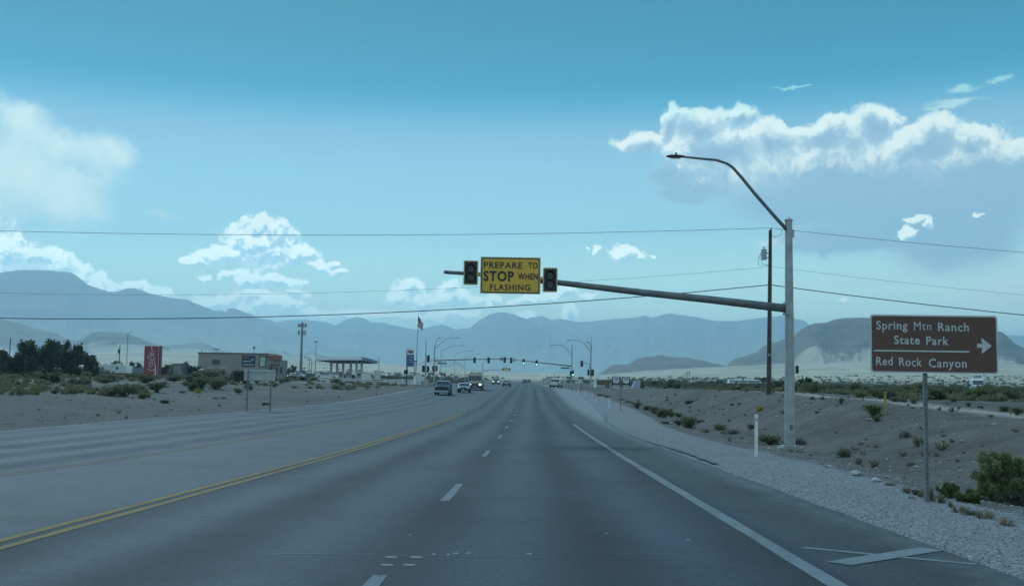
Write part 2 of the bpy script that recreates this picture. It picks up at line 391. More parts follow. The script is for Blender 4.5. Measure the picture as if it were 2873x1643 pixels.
# ------------------------------------------------------------------ materials of the setting
def ground_material():
    m = bpy.data.materials.new('desert_ground'); m.use_nodes = True; t = NT(m.node_tree); b = m.node_tree.nodes['Principled BSDF']
    P = t.n('ShaderNodeTexCoord').outputs['Object']
    at_ = t.n('ShaderNodeAttribute'); at_.attribute_name = 'zone'
    sp = t.n('ShaderNodeSeparateColor'); t.l(at_.outputs['Color'], sp.inputs[0])
    grav, path, veg = sp.outputs[0], sp.outputs[1], sp.outputs[2]; far = at_.outputs['Alpha']
    n1 = t.noise(P, .35, 6, .6); n2 = t.noise(P, 3.0, 6, .65); n3 = t.noise(P, 22, 4, .7); nbig = t.noise(P, .05, 5, .6)
    dirt = t.mix(t.ss(n1, .35, .65), (.071, .061, .050), (.110, .095, .079))
    dirt = t.mix(t.m('MULTIPLY', t.ss(nbig, .42, .60), .5), dirt, (.052, .047, .040))
    dirt = t.mix(t.ss(n2, .50, .80), dirt, (.138, .125, .108))
    dirt = t.mix(t.m('MULTIPLY', t.ss(n3, .55, .75), .6), dirt, (.066, .063, .056))
    vo = t.n('ShaderNodeTexVoronoi'); t.l(P, vo.inputs['Vector']); vo.inputs['Scale'].default_value = 5.5
    stone = t.m('MULTIPLY', t.m('SUBTRACT', 1.0, t.ss(vo.outputs['Distance'], .10, .26)), t.ss(t.noise(P, 1.3, 3, .5), .48, .62))
    dirt = t.mix(t.m('MULTIPLY', stone, .7), dirt, (.33, .30, .26))
    v2 = t.n('ShaderNodeTexVoronoi'); t.l(P, v2.inputs['Vector']); v2.inputs['Scale'].default_value = 19
    sp2 = t.n('ShaderNodeSeparateColor'); t.l(v2.outputs['Color'], sp2.inputs[0])
    gcol = t.mix(sp2.outputs[0], (.15, .155, .165), (.31, .32, .34))
    gcol = t.mix(t.ss(v2.outputs['Distance'], .30, .62), gcol, (.14, .13, .13))
    gcol = t.mix(t.m('MULTIPLY', t.ss(n2, .5, .8), .5), gcol, (.20, .175, .15))
    gm = t.ss(t.m('ADD', grav, t.m('MULTIPLY', t.m('SUBTRACT', t.noise(P, .9, 5, .65), .5), .9)), .35, .65)
    c = t.mix(gm, dirt, gcol)
    c = t.mix(t.m('MULTIPLY', path, .75), c, (.34, .30, .25))
    vm = t.ss(t.m('ADD', veg, t.m('MULTIPLY', t.m('SUBTRACT', t.noise(P, .28, 6, .7), .5), 1.6)), .45, .75)
    c = t.mix(t.m('MULTIPLY', vm, .7), c, t.mix(t.ss(n2, .4, .6), (.085, .095, .05), (.15, .14, .085)))
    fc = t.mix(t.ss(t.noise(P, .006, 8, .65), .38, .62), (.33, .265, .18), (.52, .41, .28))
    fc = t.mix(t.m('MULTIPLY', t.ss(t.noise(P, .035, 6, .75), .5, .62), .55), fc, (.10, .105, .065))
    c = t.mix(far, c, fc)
    t.l(c, b.inputs['Base Color']); b.inputs['Roughness'].default_value = .95; b.inputs['Specular IOR Level'].default_value = .2
    hgt = t.m('ADD', t.m('MULTIPLY', n2, .5), t.m('ADD', t.m('MULTIPLY', n3, .25), t.m('MULTIPLY', t.m('MULTIPLY', gm, t.m('SUBTRACT', 1.0, v2.outputs['Distance'])), .25)))
    bp = t.n('ShaderNodeBump'); bp.inputs['Strength'].default_value = .55; bp.inputs['Distance'].default_value = .12
    t.l(hgt, bp.inputs['Height']); t.l(bp.outputs[0], b.inputs['Normal'])
    return m

def asphalt_material(name, base=(.055, .055, .057), tracks=True):
    m = bpy.data.materials.new(name); m.use_nodes = True; t = NT(m.node_tree); b = m.node_tree.nodes['Principled BSDF']
    uv = t.n('ShaderNodeUVMap').outputs[0]; P = t.n('ShaderNodeTexCoord').outputs['Object']
    sx = t.n('ShaderNodeSeparateXYZ'); t.l(uv, sx.inputs[0]); u, v = sx.outputs[0], sx.outputs[1]
    cmb = t.n('ShaderNodeCombineXYZ'); t.l(u, cmb.inputs[0]); t.l(t.m('MULTIPLY', v, .045), cmb.inputs[1])
    streak = t.noise(cmb.outputs[0], 1.6, 6, .65)
    uw = t.m('ADD', u, t.m('MULTIPLY', t.m('SUBTRACT', t.noise(cmb.outputs[0], .5, 3, .5), .5), .8))
    tr = t.m('ADD', t.m('MULTIPLY', t.m('COSINE', t.m('MULTIPLY', uw, 2 * math.pi / 1.83)), .5), .5)   # 1 on the lane line and mid-lane, 0 on the wheel paths
    if tracks:
        inl = t.m('MULTIPLY', t.ss(u, -17.3, -16.6), t.m('SUBTRACT', 1.0, t.ss(u, 3.7, 4.2)))
        med = t.m('MULTIPLY', t.ss(u, -8.3, -7.7), t.m('SUBTRACT', 1.0, t.ss(u, -4.2, -3.8)))
        k = t.m('MULTIPLY', inl, t.m('SUBTRACT', 1.0, med))
        a = t.m('MULTIPLY', t.m('MULTIPLY', tr, k), t.lin(t.noise(P, .13, 6, .7), .3, .7, .35, 1.15), clamp=True)
        lo = tuple(q * .50 for q in base); hi = tuple(q * 1.65 for q in base)
        c = t.mix(t.m('MULTIPLY', a, .95), hi, lo)
        c = t.mix(t.m('MULTIPLY', t.m('SUBTRACT', 1.0, inl), .8), c, (.025, .031, .034))
        dusty = t.m('MULTIPLY', med, t.ss(streak, .30, .62))
        c = t.mix(t.m('MULTIPLY', dusty, .6), c, (.046, .050, .047))
        opp = t.m('SUBTRACT', 1.0, t.ss(u, -8.8, -8.0))
        c = t.mix(t.m('MULTIPLY', opp, .40), c, (.060, .067, .076))
    else:
        c = t.mix(streak, tuple(q * .85 for q in base), tuple(q * 1.2 for q in base))
    c = t.mix(t.m('MULTIPLY', t.ss(streak, .35, .7), .45), c, t.mix(1.0, c, (1.32, 1.32, 1.34), 'MULTIPLY'))
    blot = t.noise(P, .30, 7, .72)
    c = t.mix(t.m('MULTIPLY', t.ss(blot, .48, .62), .55), c, tuple(q * .6 for q in base))
    fine = t.m('ADD', t.m('MULTIPLY', t.noise(P, 55, 3, .7), .55), t.m('MULTIPLY', t.noise(P, 17, 3, .75), .45))
    c = t.mix(t.ss(fine, .38, .64), t.mix(1.0, c, (.55, .55, .55), 'MULTIPLY'), t.mix(1.0, c, (1.5, 1.5, 1.5), 'MULTIPLY'))
    fl = t.n('ShaderNodeTexVoronoi'); t.l(P, fl.inputs['Vector']); fl.inputs['Scale'].default_value = 16
    spk = t.m('SUBTRACT', 1.0, t.ss(fl.outputs['Distance'], .06, .12))
    c = t.mix(t.m('MULTIPLY', spk, t.m('MULTIPLY', t.ss(t.noise(P, 2.2, 3, .6), .5, .68), .6)), c, (.24, .24, .24))
    cr = t.n('ShaderNodeTexVoronoi', feature='DISTANCE_TO_EDGE'); cr.inputs['Scale'].default_value = .16
    wv = t.v('ADD', P, t.v('SCALE', t.noise(P, .8, 4, .6, out=1), 1.1)); t.l(wv, cr.inputs['Vector'])
    crk = t.m('SUBTRACT', 1.0, t.ss(cr.outputs['Distance'], .0015, .005))
    c = t.mix(t.m('MULTIPLY', crk, .5), c, (.02, .02, .021))
    if tracks:                                            # gravel and dust dragged over the right edge
        sp_n = t.m('ADD', t.m('MULTIPLY', t.m('SUBTRACT', t.noise(P, 1.1, 6, .7), .5), 1.5), t.m('MULTIPLY', t.m('SUBTRACT', t.noise(P, 30, 3, .7), .5), .9))
        c = t.mix(t.ss(t.m('ADD', u, sp_n), 4.7, 6.2), c, (.15, .15, .152))
        c = t.mix(t.m('MULTIPLY', t.m('SUBTRACT', 1.0, t.ss(t.m('ADD', u, sp_n), -17.2, -16.3)), .7), c, (.085, .08, .072))
    t.l(c, b.inputs['Base Color'])
    t.l(t.lin(a if tracks else streak, 0, 1, .73, .83), b.inputs['Roughness']); b.inputs['Specular IOR Level'].default_value = .26
    bp = t.n('ShaderNodeBump'); bp.inputs['Strength'].default_value = .5; bp.inputs['Distance'].default_value = .012
    t.l(t.m('ADD', fine, t.noise(P, 140, 2, .6)), bp.inputs['Height']); t.l(bp.outputs[0], b.inputs['Normal'])
    return m

def paint_material(name, col, wear=.5):
    m = bpy.data.materials.new(name); m.use_nodes = True; t = NT(m.node_tree); b = m.node_tree.nodes['Principled BSDF']
    P = t.n('ShaderNodeTexCoord').outputs['Object']
    k = t.ss(t.m('ADD', t.m('MULTIPLY', t.noise(P, 38, 4, .75), .6), t.m('MULTIPLY', t.noise(P, 1.1, 5, .65), .4)), wear - .08, wear + .12)
    c = t.mix(k, col, (.04, .042, .045)); t.l(c, b.inputs['Base Color']); b.inputs['Roughness'].default_value = .85; b.inputs['Specular IOR Level'].default_value = .2
    return m

# ------------------------------------------------------------------ the ground sheet
M_GROUND = ground_material()
def grid_mesh(name, Xg, Yg, Zg, material, smooth=True):
    nr, nc = Xg.shape; me = bpy.data.meshes.new(name)
    co = np.stack([Xg, Yg, Zg], -1).reshape(-1, 3).astype(np.float32)
    i = np.arange(nr * nc).reshape(nr, nc); q = np.stack([i[:-1, :-1], i[:-1, 1:], i[1:, 1:], i[1:, :-1]], -1).reshape(-1, 4)
    me.vertices.add(len(co)); me.vertices.foreach_set('co', co.ravel())
    me.loops.add(q.size); me.loops.foreach_set('vertex_index', q.ravel().astype(np.int32))
    me.polygons.add(len(q)); me.polygons.foreach_set('loop_start', np.arange(0, q.size, 4, dtype=np.int32)); me.polygons.foreach_set('loop_total', np.full(len(q), 4, np.int32))
    if smooth: me.polygons.foreach_set('use_smooth', np.ones(len(q), bool))
    me.update(); me.validate(); me.materials.append(material)
    o = bpy.data.objects.new(name, me); COL.objects.link(o); return o
def set_attr(o, name, arr):
    a = o.data.color_attributes.new(name, 'FLOAT_COLOR', 'POINT'); a.data.foreach_set('color', arr.reshape(-1, 4).astype(np.float32).ravel())

sv = np.concatenate([-np.geomspace(420, 46, 34), np.arange(-45, -24, 1.1), np.arange(-24, -15.6, .35), [-15, -12, -8, -4, 0, 3, 4.6],
                     np.arange(5.0, 11, .22), np.arange(11, 23, .32), np.arange(23, 46, 1.1), np.geomspace(46, 420, 34)])
yv = np.concatenate([np.arange(-60, 4, 4.0), np.arange(4, 60, .32), np.geomspace(60, 9000, 230)])
SG, YG = np.meshgrid(sv, yv)
XG = cx(YG) + SG * (1 + np.maximum(YG - 300, 0) / 300)
ZG = ground(XG, YG)
g = grid_mesh('ground', XG, YG, ZG, M_GROUND)
tag(g, kind='structure')
q = (XG - cx(YG)) - er(YG); dl = EL_S - (XG - cx(YG)); rr = np.hypot(XG, YG)
zone = np.zeros(XG.shape + (4,))
zone[..., 0] = np.where(q > 0, (1 - sst(2.6, 4.6, q)), np.where(dl > 0, .7 * (1 - sst(.6, 2.2, dl)), 1.0)) * (1 - sst(120, 260, YG))
pathc = np.exp(-((q - 15.2 - 1.2 * np.sin(YG * .06)) / 1.1) ** 2) * (YG > 12) * (1 - sst(70, 110, YG))
zone[..., 1] = np.clip(pathc, 0, 1) + .5 * np.exp(-((dl - 30 - 8 * np.sin(YG * .02)) / 2.5) ** 2) * (dl > 0) * sst(60, 90, YG) * (1 - sst(200, 300, YG))
zone[..., 2] = np.where(dl > 0, .55 * sst(22, 40, dl) * sst(60, 110, YG), np.where(q > 0, .62 * sst(16, 24, q) + .30 * sst(4.5, 6, q) * (1 - sst(8, 11, q)), 0)) * (1 - sst(500, 900, rr)) + .5 * sst(400, 700, rr) * (1 - sst(1200, 2200, rr))
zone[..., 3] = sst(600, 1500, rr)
set_attr(g, 'zone', zone)

# ------------------------------------------------------------------ the road
M_ROAD = asphalt_material('road_asphalt', (.017, .024, .032))
yr = np.concatenate([np.arange(-60, 60, 1.2), np.geomspace(60, 1300, 150)])
sr0 = np.concatenate([[-1, -.999], np.linspace(-.98, .98, 46), [.999, 1]])
mid = (er(yr)[:, None] + EL_S) / 2; half = (er(yr)[:, None] - EL_S) / 2
SRg = mid + half * sr0[None, :]
jit = .10 * fbm(yr * .9, yr * 0 + 3.3, 4)[:, None]; jit2 = .10 * fbm(yr * .9, yr * 0 + 8.3, 4)[:, None]
SRg[:, -2:] += jit; SRg[:, :2] += jit2
YRg = np.repeat(yr[:, None], len(sr0), 1); XRg = cx(YRg) + SRg
ZRg = rz_(SRg, YRg); ZRg[:, 0] -= .12; ZRg[:, -1] -= .12
rd = grid_mesh('road', XRg, YRg, ZRg, M_ROAD); tag(rd, kind='structure')
uvl = rd.data.uv_layers.new(name='UVMap'); vi = np.empty(len(rd.data.loops), np.int32); rd.data.loops.foreach_get('vertex_index', vi)
uvl.data.foreach_set('uv', np.stack([SRg.ravel()[vi], YRg.ravel()[vi]], -1).astype(np.float32).ravel())

def strip(mb, s0, s1, y0, y1, dz=.0045, step=1.5, ragged=0.0):
    n = max(2, int((y1 - y0) / step) + 1); ys = np.linspace(y0, y1, n); vs = []; fs = []
    for i, y in enumerate(ys):
        a, b = (s0(y) if callable(s0) else s0), (s1(y) if callable(s1) else s1)
        if ragged: a += ragged * float(vn(np.array(y*3.1), np.array(a))); b += ragged * float(vn(np.array(y*2.7), np.array(b+9)))
        c = float(cx(y))
        vs += [(c + a, y, float(rz_(a, y)) + dz), (c + b, y, float(rz_(b, y)) + dz)]
        if i: fs.append((2*i-2, 2*i-1, 2*i+1, 2*i))
    mb.add(vs, fs)
M_WHITE = paint_material('white_road_paint', (.14, .16, .17), .55); M_YEL = paint_material('yellow_road_paint', (.20, .125, .035), .58)
M_WORN = paint_material('worn_road_paint', (.085, .095, .105), .52); M_WORNY = paint_material('worn_yellow_paint', (.16, .12, .055), .54)
def marking(name, mb, m, label=None):
    o = mb.build(name, m); tag(o, kind='structure'); return o
mb = MB()
y = 8.65 - 12.2; ends = [-3.6, 8.65, 18.15, 30.5]
for k in range(18): ends.append(42.9 + 12.25 * k)
for e_ in ends: strip(mb, -.065, .065, e_ - 3.15, e_, ragged=.02)
marking('lane_dashes', mb, M_WHITE)
mb = MB(); strip(mb, lambda y: 3.62, lambda y: 3.80, -20, 61, ragged=.03); marking('edge_line', mb, M_WHITE)
mb = MB()
for a, b_ in ((-4.02, -3.90), (-3.77, -3.65)): strip(mb, lambda y, a=a: a - .5 * float(sst(70, 130, y)) * 0, lambda y, b_=b_: b_, -20, 78, ragged=.02)
marking('yellow_lines', mb, M_YEL)
mb = MB()
for a, b_ in ((-8.35, -8.24), (-8.08, -7.97)): strip(mb, a, b_, -20, 96, ragged=.03)
marking('far_yellow_lines', mb, M_WORNY)
mb = MB(); strip(mb, -12.35, -12.25, 8, 60, ragged=.04); strip(mb, -15.6, -15.48, 0, 170, ragged=.04)
strip(mb, -3.75, -3.63, 118, 212, ragged=.02)
for (x, yy, l) in ((1602, 1112.5, 9), (1615, 1122.5, 11), (1588, 1112, 6), (1592, 1122, 7)):
    p = onroad(x, yy); s0 = p.x - float(cx(p.y)); strip(mb, s0 - l * .02, s0 + l * .02, p.y - .8, p.y + .8, step=.8)
marking('worn_lines', mb, M_WORN)
# diagonal connecting stroke of the turn pocket
mb = MB(); a_ = onroad(1265, 1125); b__ = onroad(1312, 1134)
for t0 in np.linspace(0, .92, 12):
    p = a_.lerp(b__, t0); q2 = a_.lerp(b__, t0 + .085)
    vs = [(p.x, p.y - .25, roadz(p.x, p.y) + .006), (q2.x, q2.y - .25, roadz(q2.x, q2.y) + .006), (q2.x, q2.y + .25, roadz(q2.x, q2.y) + .006), (p.x, p.y + .25, roadz(p.x, p.y) + .006)]
    mb.add(vs, [(0, 1, 2, 3)])
marking('turn_pocket_line', mb, M_WORNY)
# the white cross painted on the shoulder
def bar_on_road(mb, p0, p1, wd, dz, n=8):
    d = (p1 - p0); d.z = 0; nrm = Vector((-d.y, d.x, 0)).normalized() * wd / 2; vs = []; fs = []
    for i in range(n + 1):
        p = p0.lerp(p1, i / n)
        for sgn in (-1, 1):
            qx = p + nrm * sgn; vs.append((qx.x, qx.y, roadz(qx.x, qx.y) + dz))
        if i: fs.append((2*i-2, 2*i-1, 2*i+1, 2*i))
    mb.add(vs, fs)
mb = MB(); c0, c1 = onroad(2252, 1536), onroad(2738, 1583); e0, e1 = onroad(2352, 1581), onroad(2615, 1540)
bar_on_road(mb, c0, c1, .12, .004); bar_on_road(mb, e0, e1, .26, .0065)
marking('painted_cross', mb, M_WHITE)
# small pavement studs and loop sealant between the dashes
mb = MB()
for (x, yy) in ((1098, 1563), (1168, 1563), (1086, 1584), (1148, 1584)):
    p = onroad(x, yy); vs = [(p.x + .062 * math.cos(a) , p.y + .034 * math.sin(a), p.z + .004) for a in np.linspace(0, 2*math.pi, 12, endpoint=False)]
    mb.add(vs, [tuple(range(12))])
for (x, yy, wd) in ((1216, 1554, 5), (1278, 1552, 9), (1314, 1551, 7), (1484, 1553, 7), (1258, 1556, 4), (1700, 1496, 4), (1930, 1514, 5), (1150, 1500, 3)):
    p = onroad(x, yy); k = p.y / F * wd
    mb.add([(p.x - k, p.y - .02, p.z + .004), (p.x + k, p.y - .03, p.z + .004), (p.x + k, p.y + .03, p.z + .004), (p.x - k * .7, p.y + .02, p.z + .004)], [(0, 1, 2, 3)])
marking('paint_dabs', mb, paint_material('bright_paint_dab', (.24, .26, .27), .62))
# tar crack seal along the edge of the newer asphalt, and one across the lanes
M_TAR = mat('tar_sealant', (.018, .019, .021), .45, .2, 2)
mb = MB()
pl = [onroad(x, yy) for x, yy in ((1664, 1138), (1672, 1142), (1679, 1149), (1684, 1158), (1694, 1170), (1702, 1182), (1730, 1200), (1762, 1216), (1800, 1231), (1850, 1247), (1905, 1262), (1960, 1280), (2020, 1305))]
fine = []
for i in range(len(pl) - 1):
    for k in range(5):
        p = pl[i].lerp(pl[i + 1], k / 5); p.x += .06 * random.uniform(-1, 1); fine.append(p)
vs = []; fs = []
for i, p in enumerate(fine):
    wd = .045 + .05 * random.random()
    vs += [(p.x - wd, p.y, max(roadz(p.x - wd, p.y), gz(p.x - wd, p.y)) + .008), (p.x + wd, p.y, max(roadz(p.x + wd, p.y), gz(p.x + wd, p.y)) + .008)]
    if i: fs.append((2*i-2, 2*i-1, 2*i+1, 2*i))
mb.add(vs, fs)
for yy, s0, s1 in ((9.75, -1.2, 2.9), (34.5, -3.6, -.5)):
    vs = []; fs = []; c = float(cx(yy))
    for i, s_ in enumerate(np.linspace(s0, s1, 30)):
        y2 = yy + .05 * float(fbm(np.array(s_ * 2.), np.array(yy), 3)); z_ = float(rz_(s_, yy)) + .005
        vs += [(c + s_, y2 - .006, z_), (c + s_, y2 + .006, z_)]
        if i: fs.append((2*i-2, 2*i-1, 2*i+1, 2*i))
    mb.add(vs, fs)
marking('crack_seal', mb, M_TAR)

# the crossing road, draped over the land
M_SIDE = asphalt_material('side_road_asphalt', (.12, .118, .112), False)
def drape_road(name, pts, wd, m, dz=.06):
    P = []; 
    for i in range(len(pts) - 1):
        for k in range(24): P.append(Vector(pts[i]).lerp(Vector(pts[i+1]), k / 24))
    P.append(Vector(pts[-1])); nr = len(P); Xs = np.zeros((nr, 9)); Ys = np.zeros((nr, 9))
    for i, p in enumerate(P):
        d = (P[min(i+1, nr-1)] - P[max(i-1, 0)]).normalized(); n_ = Vector((-d.y, d.x))
        for j in range(9):
            qx = p + n_ * wd * (j / 8 - .5); Xs[i, j] = qx.x; Ys[i, j] = qx.y
    Zs = ground(Xs, Ys).max(axis=1, keepdims=True) * np.ones((1, 9)) + dz
    o = grid_mesh(name, Xs, Ys, Zs, m); tag(o, kind='structure')
    u_ = o.data.uv_layers.new(name='UVMap'); vi = np.empty(len(o.data.loops), np.int32); o.data.loops.foreach_get('vertex_index', vi)
    u_.data.foreach_set('uv', np.stack([Xs.ravel()[vi], Ys.ravel()[vi]], -1).astype(np.float32).ravel()); return o
_c = float(cx(236))
drape_road('side_road', [(_c + 6.8, 236), (_c + 40, 238), (_c + 130, 232), (_c + 260, 215)], 11, M_SIDE)
drape_road('side_road', [(_c - 15.5, 232), (_c - 40, 236), (_c - 75, 246), (_c - 140, 262)], 9, M_SIDE)

# ------------------------------------------------------------------ mountains
def rock_material(name, low, high, strata=.5, scale=.004):
    m = bpy.data.materials.new(name); m.use_nodes = True; t = NT(m.node_tree); b = m.node_tree.nodes['Principled BSDF']
    P = t.n('ShaderNodeTexCoord').outputs['Object']
    at_ = t.n('ShaderNodeAttribute'); at_.attribute_name = 'rise'; sp = t.n('ShaderNodeSeparateColor'); t.l(at_.outputs['Color'], sp.inputs[0])
    h = sp.outputs[0]; n1 = t.noise(P, scale, 8, .65); n2 = t.noise(t.v('MULTIPLY', P, (1, 1, .25)), scale * 5, 6, .7)
    k = t.ss(t.m('ADD', h, t.m('MULTIPLY', t.m('SUBTRACT', n1, .5), 1.5)), .42, .58)
    c = t.mix(k, low, high)
    sz = t.n('ShaderNodeSeparateXYZ'); t.l(P, sz.inputs[0])
    band = t.noise(t.v('MULTIPLY', P, (.0006, .0006, .05)), 1.0, 4, .7)
    c = t.mix(t.m('MULTIPLY', t.m('MULTIPLY', t.ss(band, .45, .6), strata), k), c, tuple(q * .62 for q in high))
    c = t.mix(t.m('MULTIPLY', t.ss(n2, .48, .66), .5), c, tuple(q * .6 for q in low))
    t.l(c, b.inputs['Base Color']); b.inputs['Roughness'].default_value = .95; b.inputs['Specular IOR Level'].default_value = .1
    bp = t.n('ShaderNodeBump'); bp.inputs['Strength'].default_value = .6; bp.inputs['Distance'].default_value = 12
    t.l(n2, bp.inputs['Height']); t.l(bp.outputs[0], b.inputs['Normal']); return m
M_FAR = rock_material('far_mountain_rock', (.36, .32, .27), (.30, .27, .25), .3, .0015)
M_MESA = rock_material('mesa_rock', (.44, .35, .26), (.17, .108, .08), .8, .004)
M_HILL = rock_material('hill_rock', (.44, .37, .29), (.26, .20, .17), .5, .004)

def ridge(name, prof, R, depth, foot, m, amp, shape=1.5, seed=0, jag=1.0, n=520, rows=34):
    """a range whose crest follows the measured skyline, with real depth in front of and behind the crest"""
    xs = np.array([p[0] for p in prof], float); ys = np.array([p[1] for p in prof], float)
    xx = np.linspace(xs[0], xs[-1], n); yy = np.interp(xx, xs, ys)
    yy = yy - jag * fbm(xx / 16 + seed, xx * 0 + seed, 5) * 1.6
    az = np.zeros(n); te = np.zeros(n)
    for i in range(n):
        d = ray(xx[i], yy[i]); az[i] = math.atan2(d.x, d.y); te[i] = d.z / math.hypot(d.x, d.y)
    Rv = R * (1 + .03 * fbm(az * 9 + seed, az * 0, 3)); zc = 1.44 + Rv * te
    tt = np.concatenate([np.linspace(0, 1, rows), 1 + np.linspace(.08, 1, 10)])
    Xs = np.zeros((len(tt), n)); Ys = Xs.copy(); Zs = Xs.copy(); rise = Xs.copy()
    zf = 1.44 + (R - depth) * foot(az)
    for j, t_ in enumerate(tt):
        if t_ <= 1:
            gul = ridged(az * R / 260 + seed * 3.1, np.full(n, t_ * depth / 900.0) + seed, 5) / 1.9 - .5
            r = Rv - depth * (1 - t_)
            base = zf + (zc - zf) * (shape(t_) if callable(shape) else t_ ** shape)
            z = base + amp * gul * np.clip(zc - zf, 0, None) * (t_ * (1 - t_)) * 2.2
            z = np.minimum(z, 1.44 + (zc - 1.44) / Rv * r * (.995 if t_ < 1 else 1.0)); rise[j] = t_
        else:
            r = Rv + depth * (t_ - 1) * .8; z = zc - (zc + 60) * (t_ - 1) ** 1.1; rise[j] = 1
        Xs[j] = np.sin(az) * r; Ys[j] = np.cos(az) * r; Zs[j] = z
    o = grid_mesh(name, Xs, Ys, Zs, m); tag(o, kind='structure')
    col = np.zeros(Xs.shape + (4,)); col[..., 0] = rise; set_attr(o, 'rise', col); return o
cliff = lambda t: .62 * t ** 1.3 if t < .7 else (.62 * .7 ** 1.3 + (1 - .62 * .7 ** 1.3) * min(1, ((t - .7) / .22)) ** .8)
low = lambda k: (lambda az: fan_tan(az) * k)
M1 = [(-700,800),(-400,775),(-150,770),(0,764),(43,758),(96,757),(150,759),(197,763),(216,774),(250,800),(308,819),(332,817),(356,808),(380,808),(418,822),(476,834),(524,840),(553,852),(601,871),(620,870),(634,876),(638,866),(654,863),(692,877),(726,892),(800,925),(900,960),(1000,990),(1100,1015)]
M2 = [(560,985),(592,958),(612,930),(652,915),(685,903),(713,896),(731,893),(757,896),(775,903),(797,898),(828,897),(856,895),(880,899),(911,902),(942,912),(951,906),(971,896),(995,890),(1003,889),(1023,893),(1041,904),(1080,905),(1114,915),(1165,924),(1192,920),(1215,913),(1239,910),(1256,915),(1279,924),(1322,918),(1338,903),(1353,893),(1373,881),(1404,875),(1428,878),(1452,885),(1477,894),(1500,888),(1522,885),(1546,897),(1570,894),(1617,902),(1656,902),(1695,896),(1746,893),(1785,891),(1800,887),(1809,883),(1823,891),(1844,887),(1862,881),(1880,879),(1915,884),(1950,889),(2000,899),(2060,900),(2120,893),(2165,888),(2190,885),(2223,892),(2257,900),(2300,935),(2400,945),(2600,950),(2790,940),(2830,940),(2873,941),(3100,950),(3500,960)]
M2b = [(1180,1000),(1240,975),(1290,940),(1322,919),(1338,905),(1353,895),(1373,884),(1404,878),(1428,881),(1452,888),(1477,897),(1510,915),(1560,960),(1610,1000)]
ridge('mountains', M1, 7200, 2200, low(.9), M_FAR, .16, 1.3, 1)
ridge('mountains', M2, 9600, 3300, low(.9), M_FAR, .16, 1.3, 2, n=800)
ridge('mountains', M2b, 8700, 1900, low(.9), M_FAR, .16, 1.3, 3, n=300)
M3 = [(1985,1040),(2035,1030),(2053,1012),(2069,1003),(2091,997),(2124,988),(2138,972),(2167,961),(2209,950),(2235,934),(2250,922),(2268,912),(2286,906),(2315,904),(2339,897),(2362,892),(2398,890),(2442,892),(2520,896),(2600,899),(2700,908),(2770,922),(2797,928),(2812,931),(2830,946),(2848,963),(2873,975),(2960,990),(3100,1010),(3500,1040)]
M4 = [(1630,1062),(1666,1054),(1684,1046),(1699,1036),(1713,1026),(1732,1021),(1770,1020),(1783,1008),(1811,1000),(1842,997),(1856,995),(1873,1000),(1926,1003),(1974,1011),(2023,1024),(2040,1026),(2080,1034),(2140,1042)]
M5 = [(-500,850),(-200,868),(0,894),(44,904),(99,920),(154,933),(172,942),(210,956),(260,978),(330,995)]
M6 = [(150,985),(211,957),(231,950),(259,931),(286,930),(330,932),(361,936),(385,946),(418,958),(462,970),(500,985),(540,1000)]
M7 = [(430,990),(468,971),(488,964),(528,964),(546,959),(568,961),(597,972),(630,985),(700,1004),(740,1012)]
M8 = [(700,1012),(735,1000),(747,990),(758,983),(767,984),(777,991),(786,987),(793,982),(801,985),(810,992),(828,997),(841,1000),(850,997),(859,989),(870,984),(885,987),(903,994),(930,1004),(960,1012)]
M9 = [(1130,1030),(1180,1018),(1186,1012),(1206,1004),(1226,1005),(1237,1014),(1252,1023),(1258,1022),(1266,1015),(1285,1014),(1296,1022),(1305,1034),(1330,1042)]
M10 = [(1370,1050),(1396,1046),(1417,1040),(1433,1037),(1449,1041),(1470,1047)]
ridge('mesa', M3, 3700, 900, low(.86), M_MESA, .80, lambda t: cliff(t), 4, 1.2, rows=44)
ridge('mesa', M4, 3500, 600, low(.80), M_MESA, .75, lambda t: cliff(t), 5, 1.2, n=360)
ridge('hills', M5, 3900, 700, low(.85), M_HILL, .40, 1.25, 6, 1.0, n=300)
ridge('hills', M6, 4300, 700, low(.9), M_MESA, .40, 1.2, 7, 1.0, n=260)
ridge('hills', M7, 4500, 700, low(.9), M_HILL, .40, 1.2, 8, 1.0, n=240)
ridge('hills', M8, 4400, 600, low(.9), M_HILL, .45, 1.0, 9, 1.2, n=260)
ridge('hills', M9, 4600, 700, low(.9), M_HILL, .40, 1.1, 10, 1.0, n=180)
ridge('hills', M10, 4500, 600, low(.9), M_HILL, .40, 1.2, 11, .8, n=120)

# ------------------------------------------------------------------ shared object materials
GALV = mat('galvanised_steel', (.36, .37, .37), .55, .16, 2.2, metal=.1, bump=.15)
GALVD = mat('weathered_steel', (.15, .16, .165), .6, .18, 3, metal=.1, bump=.15)
BLACK = mat('black_housing', (.012, .014, .017), .45, .2, 4)
YELH = mat('faded_yellow_enamel', (.55, .43, .17), .6, .15, 5)
CONC = mat('concrete', (.26, .25, .23), .9, .15, 4, bump=.4)
WHITEP = mat('white_paint', (.70, .71, .70), .55, .08, 3)
WOOD = mat('weathered_pole_wood', (.075, .052, .036), .85, .3, 3, bump=.5)
GLASSD = mat('dark_glass', (.015, .02, .026), .12, .1, 2, spec=.8)
RUBBER = mat('tyre_rubber', (.012, .012, .013), .8, .1, 5)
CHROME = mat('bright_metal', (.45, .46, .48), .3, .1, 4, metal=.9)
def down(x, y): return gz(x, y)

